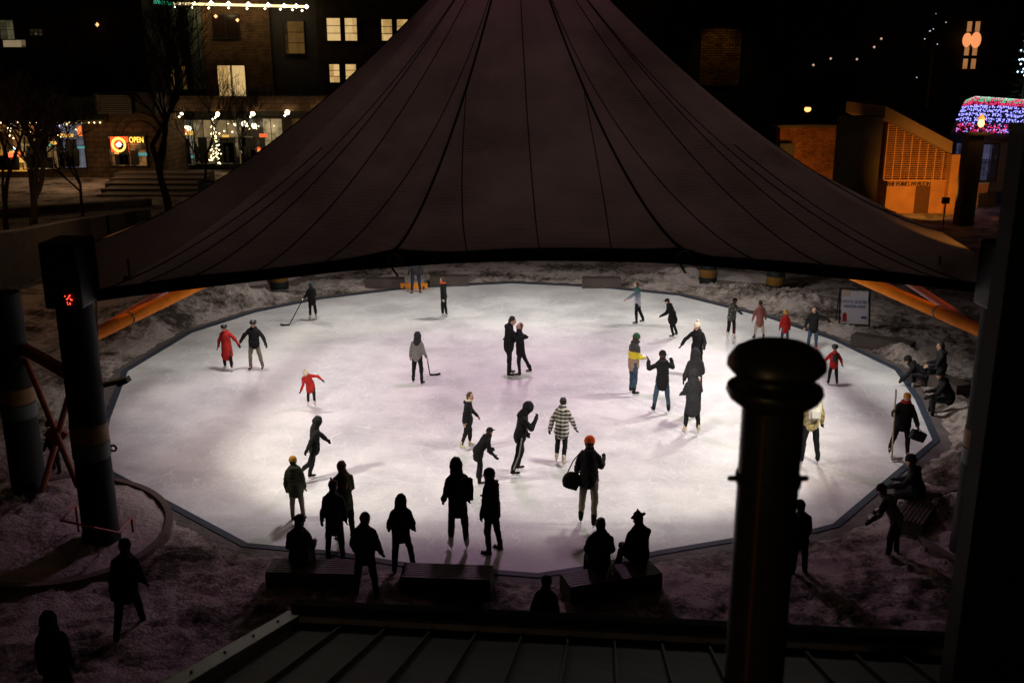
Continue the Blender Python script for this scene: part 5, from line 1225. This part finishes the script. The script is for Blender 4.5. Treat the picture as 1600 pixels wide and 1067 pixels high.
    if hat:
        kind, col = hat; mb = MB()
        if kind in ('beanie', 'pom'):
            mb.ell(tr(hc+hM@Vector((0,-.012,.052))*hs), .090*hs*k, .100*hs*k, .088*hs*k, hR); mb.tube([tr(hc+hM@Vector((.086*math.cos(a), -.010+.100*math.sin(a), .025-.012*math.sin(a)))*hs) for a in np.linspace(0, 6.283, 17)[:-1]], .014*hs*k, 6, closed=True)
            ht = blob('beanie', mb, cm(col), o, .013, 2, .006, 30)
            if kind == 'pom': mb = MB(); mb.ell(tr(hc+hM@Vector((0,-.02,.165))*hs), .038*k*hs, .038*k*hs, .038*k*hs, n=10, m=7); blob('pompom', mb, cm(col if len(hat) < 3 else hat[2]), ht, .011, 0, .010, 40)
        elif kind == 'cap':
            mb.ell(tr(hc+hM@Vector((0,-.008,.045))*hs), .087*hs*k, .098*hs*k, .078*hs*k, hR); mb.obox(tr(hc+hM@Vector((0,.125,.035))*hs), .13*k, .10*k, .014*k, hR)
            blob('cap', mb, cm(col), o, .012, 1)
        elif kind == 'ears':
            mb.ell(tr(hc+hM@Vector((0,-.012,.05))*hs), .092*k, .10*k, .10*k, hR); c_(mb, hc+hM@Vector((0,-.01,.10)), .05, hc+hM@Vector((0,-.01,.20)), .012)
            for s_ in (-1,1): c_(mb, hc+hM@Vector((s_*.07,0,.06)), .03, hc+hM@Vector((s_*.125,-.02,.085 if s_ > 0 else .05)), .030)
            blob('beanie', mb, cm(col), o, .013, 1, .006, 30)
    if helmet:
        mb = MB(); mb.ell(tr(hc+hM@Vector((0,-.012,.045))*hs), .105*hs*k, .122*hs*k, .092*hs*k, hR); h_ = blob('helmet', mb, mat('helmet_'+helmet, C[helmet], .3, .5, var=.1, bump=0), o, .013, 2)
        mb = MB()
        for q_ in (-1, 0, 1): mb.ell(tr(hc+hM@Vector((q_*.045,.02,.133-.02*abs(q_)))*hs), .012*k, .045*k, .010*k, hR, 8, 5)
        mb.build('vent', mat('pale_vent', (.35,.35,.35), .5, bump=0), h_)
    if hood:
        mb = MB(); mb.ell(tr(hc+hM@Vector((0,-.028,.012))*hs), .112*hs*k, .120*hs*k, .140*hs*k, hR); c_(mb, hc+hM@Vector((0,-.04,-.03)), .115, T2((0,-.03,1.40)), .150, .80, sx); c_(mb, hc+hM@Vector((0,-.02,.06)), .08, hc+hM@Vector((0,-.07,.115)), .045)
        blob('hood', mb, cmt if hood is True or hood == 1 else cm(hood), o, .015, 2, .016, 9)
    if scarf:
        mb = MB(); mb.tube([tr(nb+Vector((.095*math.cos(a), .01+.095*math.sin(a), .035))) for a in np.linspace(0, 6.283, 13)[:-1]], .042*k, 8, closed=True)
        blob('scarf', mb, cm(scarf), o, .014, 2, .008, 20)
    o['hand_l'] = W(arms[-1][2]+arms[-1][3]*.08)[:]; o['hand_r'] = W(arms[1][2]+arms[1][3]*.08)[:]
    info = dict(o=o, hl=W(arms[-1][2]+arms[-1][3]*.08), hr=W(arms[1][2]+arms[1][3]*.08), W=W, k=k, root=root, yaw=rg(yaw), T2=T2, M=M @ Mt, hc=hc)
    del o['hand_l'], o['hand_r']
    return info
def backpack(pi, col, label, s=1.0, name='backpack', off=(0,-.20,1.24)):
    W, T2, k = pi['W'], pi['T2'], pi['k']; rt = Matrix.Rotation(pi['yaw'], 3, 'Z') @ pi['M']; c = W(T2(off)); t = thing(name, c, label, 'backpack')
    mb = MB(); mb.ell(c, .135*k*s, .085*k*s, .20*k*s, rt); mb.obox(c, .22*k*s, .11*k*s, .34*k*s, rt)
    blob('bag_body', mb, cm(col), t, .014, 3, .008, 14)
    mb = MB(); mb.obox(c+rt@Vector((0,-.085*k*s,-.06*k*s)), .17*k*s, .05*k*s, .16*k*s, rt); blob('pocket', mb, cm(col), t, .012, 2)
    for s_ in (-1,1):
        pts = [W(T2((s_*.10,-.13,1.36))), W(T2((s_*.105,-.05,1.465))), W(T2((s_*.11,.09,1.42))), W(T2((s_*.125,.135,1.25))), W(T2((s_*.17,.05,1.12))), W(T2((s_*.13,-.14,1.08)))]
        MB().tube(pts, .014*k, 6).build('strap', cm('black' if col != 'white' else 'lgrey'), t)
    return t
def stick(a, b, label, blade_dir, hgt=None, pale='black'):
    """hockey stick from grip a to heel b on the ice"""
    a = Vector(a); b = Vector(b); t = thing('hockey_stick', b, label, 'hockey stick'); MB().beam(a, b, .028, .020).build('shaft', cm(pale), t)
    bd = Vector(blade_dir).normalized(); pts = [b+Vector((0,0,.01)), b+bd*.1+Vector((0,0,.0)), b+bd*.2+Vector((0,0,.012)), b+bd*.31+Vector((0,0,.04))]
    mb = MB()
    for i in range(3): mb.beam(pts[i], pts[i+1], .018, .065)
    mb.build('blade', cm('black'), t); MB().beam(a, a+(b-a)*.09, .036, .030).build('grip', cm('white'), t)
# ---- on the ice
p_red = person(357,580,505,172,'skater in long red coat and black helmet holding a hand','red',-.42,'black',None,L=(0,48,-5,0),RR=(-5,22,10,0),legL=(8,6,12),legR=(-4,6,4),shoes='skate',shoec='white',helmet='black',flare=.06)
p_man = person(400,580,498,178,'man in black jacket and khaki trousers, arms spread, helmet on','black',-.06,'khaki',None,L=(6,38,22,0),RR=(5,46,-8,0),legL=(-2,9,6),legR=(6,6,10),shoes='skate',shoec='black',helmet='black',puff=1.15)
hk = person(489,500,441,40,'skater in dark jacket with a hockey stick by the far left ice','black',-.12,'black',('beanie','teal'),L=(20,16,40,10),RR=(15,14,35,15),legL=(2,4,6),legR=(-2,4,2),shoes='skate',shoec='cream',puff=1.2)
stick(hk['hl'], G(452,508,.02), 'long black hockey stick reaching out from the far left skater', (-1,-.25,0))
person(694,498,433,75,'skater in black with orange headband on the far ice',hat=None,hair='brown',hairlen=0,L=(-10,8,10,0),RR=(-5,8,20,0),legL=(4,2,4),legR=(-6,2,2),shoes='skate',shoec='white',scarf='orange',glove='white')
person(650,457,430,185,'person whose legs show under the canopy edge behind the ice','char',-.05,'djeans',None,H=1.76,L=(5,14,20,0),RR=(5,14,20,0),legL=(2,5,3),legR=(-2,5,3),shoec='brown')
gj = person(653,601,518,-20,'skater in grey jacket with dark sleeves trailing a hockey stick','grey',-.05,'black',None,hood='char',L=(-8,16,20,0),RR=(4,14,25,0),legL=(6,9,6),legR=(-6,8,4),shoes='skate',shoec='black',sleeve=None,glove='skin',lean=2)
stick(gj['hr'], G(672,586,.02), 'thin hockey stick held behind by the grey jacket skater', (1,.05,0))
person(487,634,573,190,'child in bright red coat and cream pom hat leaning with one arm out','red',-.22,'black',('pom','cream'),L=(12,82,8,0),RR=(5,6,5,-18),legL=(10,3,10),legR=(-4,3,4),shoes='skate',shoec='cream',kid=.8,lean=22,tilt=14,flare=.03,head=(25,0))
cpl1 = person(795,589,494,-80,'tall man in black embracing a woman at the rink centre','black',-.16,'black',None,hair='black',hairlen=0,L=(40,6,45,20),RR=(35,8,50,20),legL=(2,3,2),legR=(-3,3,2),shoec='black',shoes='skate',head=(12,0),glove='black')
person(813,588,504,82,'long haired woman in black leaning on the tall man','black',-.20,'black',None,hair='auburn',hairlen=2,L=(45,6,45,25),RR=(42,6,60,25),legL=(2,2,4),legR=(-20,4,8),shoes='skate',shoec='black',head=(-20,0),lean=4)
person(494,751,651,-70,'skater in black hoodie striding right with arms held wide','black',-.12,'black',None,hood=1,L=(42,8,0,0),RR=(-38,10,8,0),legL=(-4,3,6),legR=(-20,4,30),shoes='skate',shoec='black',lean=6,head=(6,0))
person(731,702,612,-95,'skater in black jacket with white fleece collar, right of centre','black',-.15,'black',None,hair='brown',hairlen=0,L=(20,10,20,0),RR=(-20,8,20,0),legL=(4,3,10),legR=(-6,3,14),shoes='skate',shoec='cream',scarf='cream',glove='skin',flare=.03)
person(746,757,670,-60,'skater in black cap bending far forward behind the pair','black',-.16,'black',('cap','black'),L=(25,10,25,0),RR=(0,12,40,0),legL=(22,5,28),legR=(2,5,14),shoes='skate',shoec='black',lean=42,head=(-10,0))
person(812,741,629,-75,'skater in black tracksuit with white side stripe looking down','black',-.10,'black',None,hood=1,L=(5,10,25,0),RR=(35,8,112,25),legL=(12,4,22),legR=(-12,4,6),shoes='skate',shoec='black',lean=10,stripe='lgrey',head=(25,0))
person(877,724,622,-20,'skater in black and white plaid jacket with hair bun','plaid',-.16,'black',None,hair='black',hairlen=0,L=(-16,20,10,0),RR=(12,24,10,0),legL=(2,3,6),legR=(-14,2,14),shoes='skate',shoec='cream',flare=.05,lean=6)
rb = person(919,820,682,-15,'person in red beanie, black parka and khaki trousers on the ice','black',-.10,'khaki',('beanie','orange'),L=(10,16,30,0),RR=(25,14,80,10),legL=(4,5,6),legR=(-8,5,12),shoes='skate',shoec='black',fur='char',quilt=1.4,puff=1.12)
person(995,507,440,75,'skater in fading teal and white sweater reaching left','fade',-.10,'black',None,hair='brown',hairlen=0,L=(50,8,5,0),RR=(5,10,10,0),legL=(4,3,6),legR=(-10,3,10),shoes='skate',shoec='black',glove='skin',flare=.02)
person(1050,527,466,80,'hunched skater in round black cape coat and cap','black',-.22,'black',('cap','black'),L=(20,6,40,0),RR=(15,10,30,0),legL=(6,3,16),legR=(-10,3,10),shoes='skate',shoec='black',lean=24,flare=.10,puff=1.25)
person(1087,588,502,165,'woman in white bobble hat and black parka behind the dark pair','black',-.28,'black',('pom','cream'),hair='auburn',hairlen=1,L=(10,20,60,10),RR=(2,48,5,0),legL=(4,5,6),legR=(-4,5,2),shoes='skate',shoec='black',fur='brown',flare=.03)
ph0 = person(988,617,521,-65,'person in green beanie and yellow and tan jacket looking at phone','ytan',-.16,'jeans',('beanie','green'),L=(2,10,78,22),RR=(2,10,74,22),legL=(6,4,6),legR=(-3,4,2),shoes='skate',shoec='black',glove='skin',scarf='char')
pt = person(1033,646,548,8,'person in black parka with raised arms taking a phone photo','black',-.18,'jeans',('beanie','black'),L=(45,42,95,28),RR=(45,42,95,28),legL=(6,7,6),legR=(-4,7,3),shoes='skate',shoec='black',fur='char',puff=1.12,glove='black')
person(1083,650,545,5,'hooded figure in dark coat standing behind the one with the cup','char',-.14,'black',None,hood=1,L=(5,16,20,5),RR=(15,16,50,5),legL=(0,4,3),legR=(2,4,3),shoes='skate',shoec='black',puff=1.15)
cup = person(1080,679,578,8,'person in dark knee length coat holding something orange','char',-.34,'black',None,hood=1,L=(15,14,50,5),RR=(30,16,80,5),legL=(4,6,4),legR=(0,6,2),shoes='skate',shoec='cream',puff=1.12,flare=.03)
person(1141,530,467,-35,'skater in dark camouflage jacket and red striped leggings','camo',-.06,'black',('beanie','black'),L=(20,10,30,0),RR=(40,8,20,0),legL=(10,4,18),legR=(4,4,10),shoes='skate',shoec='white',lean=22,stripe='red',puff=1.15)
person(1185,531,470,10,'skater in dusty pink parka and beige trousers','pink',-.26,'beige',None,hair='black',hairlen=0,L=(-5,26,8,0),RR=(12,26,10,0),legL=(2,8,4),legR=(-4,8,4),shoes='skate',shoec='black',flare=.03,lean=6)
person(1225,540,485,5,'child in red coat and yellow helmet behind the chimney cap','red',-.18,'jeans',None,L=(0,14,10,0),RR=(5,14,12,0),legL=(3,4,4),legR=(-3,4,4),shoes='skate',shoec='black',helmet='mustard',kid=.7,puff=1.1)
person(1268,549,478,170,'woman in black jacket and jeans stretching one arm out sideways','black',-.14,'jeans',None,hair='black',hairlen=1,L=(20,76,14,0),RR=(-5,22,8,0),legL=(2,4,3),legR=(-2,4,3),shoes='skate',shoec='red',glove='skin')
rk = person(1300,602,538,-5,'small child in red jacket and black helmet at the right ice','red',-.06,'black',None,L=(4,36,4,0),RR=(10,30,8,0),legL=(3,6,6),legR=(-3,6,6),shoes='skate',shoec='black',helmet='black',kid=1.0,puff=1.1)
yb = person(1262,724,606,5,'skater in yellow camouflage jacket and black leggings by the chimney','ycamo',-.06,'black',None,hood='cream',L=(0,14,20,0),RR=(5,18,12,0),legL=(3,6,6),legR=(-4,7,4),shoes='skate',shoec='black',puff=1.1)
hp_ = person(1405,714,611,165,'hockey player in black jersey with a round crest and red scarf','jersey',-.12,'black',('cap','mustard'),L=(15,22,30,0),RR=(30,24,92,5),legL=(2,7,4),legR=(4,12,20),shoes='skate',shoec='brown',scarf='red',glove='brown',puff=1.25)
# ---- watching at the near edge
person(465,812,713,2,'person in mustard beanie and dark parka beside the seated one','olive',-.14,'khaki',('beanie','mustard'),L=(0,10,20,0),RR=(0,10,20,0),legL=(0,3,2),legR=(0,3,2),shoec='black',puff=1.25,quilt=.8)
person(468,880,803,0,'person sitting hunched on the left near bench','char',-.2,'black',('beanie','black'),hair='brown',hairlen=1,H=1.66,seat=.43,L=(20,12,60,10),RR=(20,12,60,10),legL=(82,8,84),legR=(82,8,84),lean=12,puff=1.2)
person(525,872,752,6,'person in rust brown beanie and dark coat beside the left bench','char',-.26,'black',('beanie','brown'),L=(0,14,12,0),RR=(0,10,10,0),legL=(0,4,2),legR=(0,4,2),shoec='black',puff=1.08)
person(541,842,721,30,'woman with long auburn hair looking over the rink','olive',-.16,'black',None,hair='auburn',hairlen=2,L=(20,10,90,25),RR=(15,10,80,20),legL=(0,4,2),legR=(0,4,2),shoec='brown',head=(0,15))
person(573,936,802,-6,'short haired man in dark jacket standing nearest at the left bench','char',-.05,'djeans',None,hair='black',hairlen=0,L=(5,16,35,10),RR=(2,18,30,5),legL=(0,7,2),legR=(0,6,2),shoec='black',puff=1.15,head=(0,-25))
person(628,893,774,4,'hooded person in black coat standing by the empty bench','black',-.10,'black',None,hood=1,L=(5,18,40,5),RR=(5,16,35,5),legL=(0,3,2),legR=(8,12,3),shoec='black',puff=1.2)
hl = person(716,858,720,15,'tall hooded woman with dangling dark hair and white skates','black',-.20,'djeans',None,hood=1,hair='black',L=(10,10,25,0),RR=(5,12,20,0),legL=(2,4,2),legR=(-6,3,4),shoes='skate',shoec='white',lean=6,head=(18,10),tilt=3)
person(769,861,731,60,'person in black fur hooded parka and boots facing the hooded woman','black',-.16,'black',('beanie','black'),L=(0,10,15,0),RR=(5,12,70,5),legL=(4,4,6),legR=(-2,4,2),shoec='black',fur='brown',puff=1.22,quilt=.8)
person(937,885,830,5,'seated person with thick scarf on the right near bench, left one','char',-.2,'black',None,hair='black',hairlen=2,H=1.72,seat=.43,L=(20,12,50,10),RR=(20,12,60,10),legL=(82,8,84),legR=(82,8,84),lean=8,puff=1.2,fur='char')
person(1000,876,811,20,'seated person in eared bobble hat on the right near bench','black',-.2,'black',('ears','char'),H=1.72,seat=.43,L=(20,12,50,10),RR=(60,12,60,10),legL=(85,10,70),legR=(85,8,80),lean=10,puff=1.2)
person(205,990,845,8,'dark figure walking away across the snow at lower left','black',-.15,'black',('beanie','black'),L=(-15,10,10,0),RR=(15,10,15,0),legL=(-22,4,12),legR=(20,4,4),shoec='black',puff=1.15)
person(98,1120,958,8,'dark figure cut off by the lower left corner of the scene','black',-.18,'black',None,hood=1,L=(0,10,15,0),RR=(0,10,15,0),legL=(-8,4,4),legR=(8,4,4),shoec='black',puff=1.12)
person(851,1032,902,4,'dark figure half hidden behind the roof parapet','black',-.30,'black',('beanie','black'),L=(5,12,20,5),RR=(5,12,20,5),shoec='black',puff=1.1,flare=.06)
person(1246,903,783,10,'dark figure standing beside the chimney pipe near the ice edge','black',-.12,'black',('beanie','black'),L=(5,16,20,5),RR=(5,14,20,5),shoec='black',puff=1.12)
# ---- right side
person(1472,598,540,75,'person sitting upright on the far right bench','char',-.1,'black',None,hair='black',hairlen=0,H=1.72,seat=.43,pos=G(1471,582,.43),L=(25,12,50,10),RR=(25,12,50,10),legL=(80,10,80),legR=(80,8,80),lean=6,puff=1.1,glove='skin')
person(1440,596,552,60,'person crouching over to lace up skates at the right edge','black',-.08,'char',('beanie','black'),H=1.66,seat=.28,pos=G(1447,590,.28),L=(28,10,12,5),RR=(22,10,20,5),legL=(95,14,110),legR=(90,12,100),shoes='skate',shoec='lgrey',lean=62,puff=1.1)
person(1482,640,588,70,'seated person in dark coat bent forward beside the right columns','black',-.15,'char',('beanie','black'),H=1.72,seat=.40,pos=G(1484,627,.40),L=(28,10,35,5),RR=(28,10,40,5),legL=(84,10,86),legR=(84,8,80),shoes='skate',shoec='black',lean=28,puff=1.15)
person(1432,785,722,60,'person in dark coat sitting at the lower right kerb','black',-.15,'char',('beanie','black'),H=1.74,seat=.43,pos=G(1434,776,.43),L=(32,10,40,5),RR=(28,12,45,5),legL=(80,12,75),legR=(84,8,84),lean=18,puff=1.15)
person(1395,873,762,55,'person in light vest bending forward at the lower right','grey',-.06,'black',('beanie','black'),L=(18,14,25,0),RR=(12,10,40,0),legL=(8,5,6),legR=(0,4,4),shoec='black',lean=36,sleeve='black',glove='black')
person(90,742,655,150,'person mostly hidden behind the two left columns','black',-.1,'black',('beanie','black'),L=(5,12,20,5),RR=(5,12,20,5),shoec='black')
# ---- things people hold or carry
# hand bag carried by the red beanie person
c = rb['hl']; t = thing('shoulder_bag', c, 'black bag hanging at the side of the red beanie person', 'bag')
bc = G(897,752,0); bc = Vector((rb['root'].x-.34*rb['k'], rb['root'].y, .95*rb['k'])); mb = MB(); mb.ell(bc, .20, .10, .19); mb.obox(bc-Vector((0,0,.03)), .30, .14, .26, Matrix.Rotation(R(22), 3, 'Y'))
blob('bag_body', mb, cm('black'), t, .015, 2, .01, 14)
MB().tube([bc+Vector((-.1,0,.14)), bc+Vector((.02,0,.42)), rb['W'](rb['T2']((-.13,-.04,1.48))), rb['W'](rb['T2']((.02,.12,1.35))), bc+Vector((.16,.03,.05))], .012, 6).build('strap', cm('black'), t)
backpack(rk, 'char', 'small grey backpack on the child in the red jacket', .9)
backpack(yb, 'white', 'white backpack on the yellow camouflage jacket skater', 1.15)
backpack(hl, 'black', 'dark pack slung behind the tall hooded woman', 1.25, off=(.10,-.22,1.20))
MB().tube([hl['W'](hl['hc']+Vector((-.07,.08,-.02))), hl['W'](hl['hc']+Vector((-.11,.10,-.16))), hl['W'](hl['hc']+Vector((-.115,.09,-.34)))], [.035,.03,.008], 8).build('dangling_hair', mat('hair_black', HAIRC['black'], .55), hl['o']) if False else None
phm = lampmat('phone_screen', (.75,.85,1), 1.1)
def phone(c, rt, label):
    t = thing('phone', c, label, 'phone', 'phones in skaters hands'); MB().obox(c, .15, .010, .08, rt).build('phone_body', cm('black'), t); MB().obox(c+rt@Vector((0,-.007,0)), .135, .003, .068, rt).build('screen', phm, t)
c = (pt['hl']+pt['hr'])/2; phone(Vector((pt['hr'].x-.02, c.y-.02, pt['hr'].z+.04)), Matrix.Rotation(R(8), 3, 'Z'), 'bright phone screen held up by the black parka person')
phone((ph0['hl']+ph0['hr'])/2+Vector((.03,0,.02)), Matrix.Rotation(R(-65), 3, 'Z') @ Matrix.Rotation(R(-50), 3, 'X'), 'phone in the hands of the green beanie person')
c = cup['hr']; t = thing('snack_bag', c, 'orange and white bag in the hand of the dark coated skater', 'bag'); mb = MB(); mb.cap(c+Vector((.03,.02,-.07)), .055, c+Vector((.03,.02,.03)), .05, 10); blob('bag_body', mb, cm('orange'), t, .012, 2, .006, 20)
mb = MB(); mb.cap(c+Vector((.03,.02,.08)), .03, c+Vector((.03,.02,.12)), .04, 8); mb.build('bag_top', cm('white'), t)
# player's upright stick, crest, kit bag
h_ = hp_['hr']; bt = Vector((h_.x+.08, h_.y+.02, .02)); t = thing('hockey_stick', bt, 'pale taped hockey stick held upright by the hockey player', 'hockey stick')
zt_ = P(1396,609,h_.y).z; MB().beam(bt+Vector((.0,0,.02)), (h_.x, h_.y, zt_), .03, .024).build('shaft', mat('pale_shaft', (.40,.34,.20), .5), t); MB().beam((h_.x+.01, h_.y, zt_-.22), (h_.x, h_.y, zt_+.01), .04, .034).build('grip', cm('white'), t)
mb = MB(); mb.beam(bt+Vector((0,0,.03)), bt+Vector((.28,.05,.03)), .02, .07); mb.build('blade', cm('white'), t)
W, T2 = hp_['W'], hp_['T2']; c = W(T2((0,.175,1.22))); rt = Matrix.Rotation(hp_['yaw'], 3, 'Z')
mb = MB(); mb.tube([c+rt@Vector((.12*math.cos(a), .0, .10*math.sin(a))) for a in np.linspace(0, 6.283, 21)[:-1]], .014, 6, closed=True); mb.tube([c+rt@Vector(v) for v in ((-.07,.0,-.03),(0,.01,.03),(.07,0,-.02))], .012, 6)
mb.build('crest', cm('mustard'), hp_['o'])
c = hp_['hl']+Vector((.0,0,-.18)); t = thing('kit_bag', c, 'dark kit bag hanging from the hand of the hockey player', 'bag'); mb = MB(); mb.obox(c, .34, .16, .22, Matrix.Rotation(R(20), 3, 'Y')); blob('bag_body', mb, cm('char'), t, .014, 3, .01, 12)
MB().tube([c+Vector((-.1,0,.1)), hp_['hl'], c+Vector((.1,0,.08))], .012, 6).build('handle', cm('black'), t)
finish()
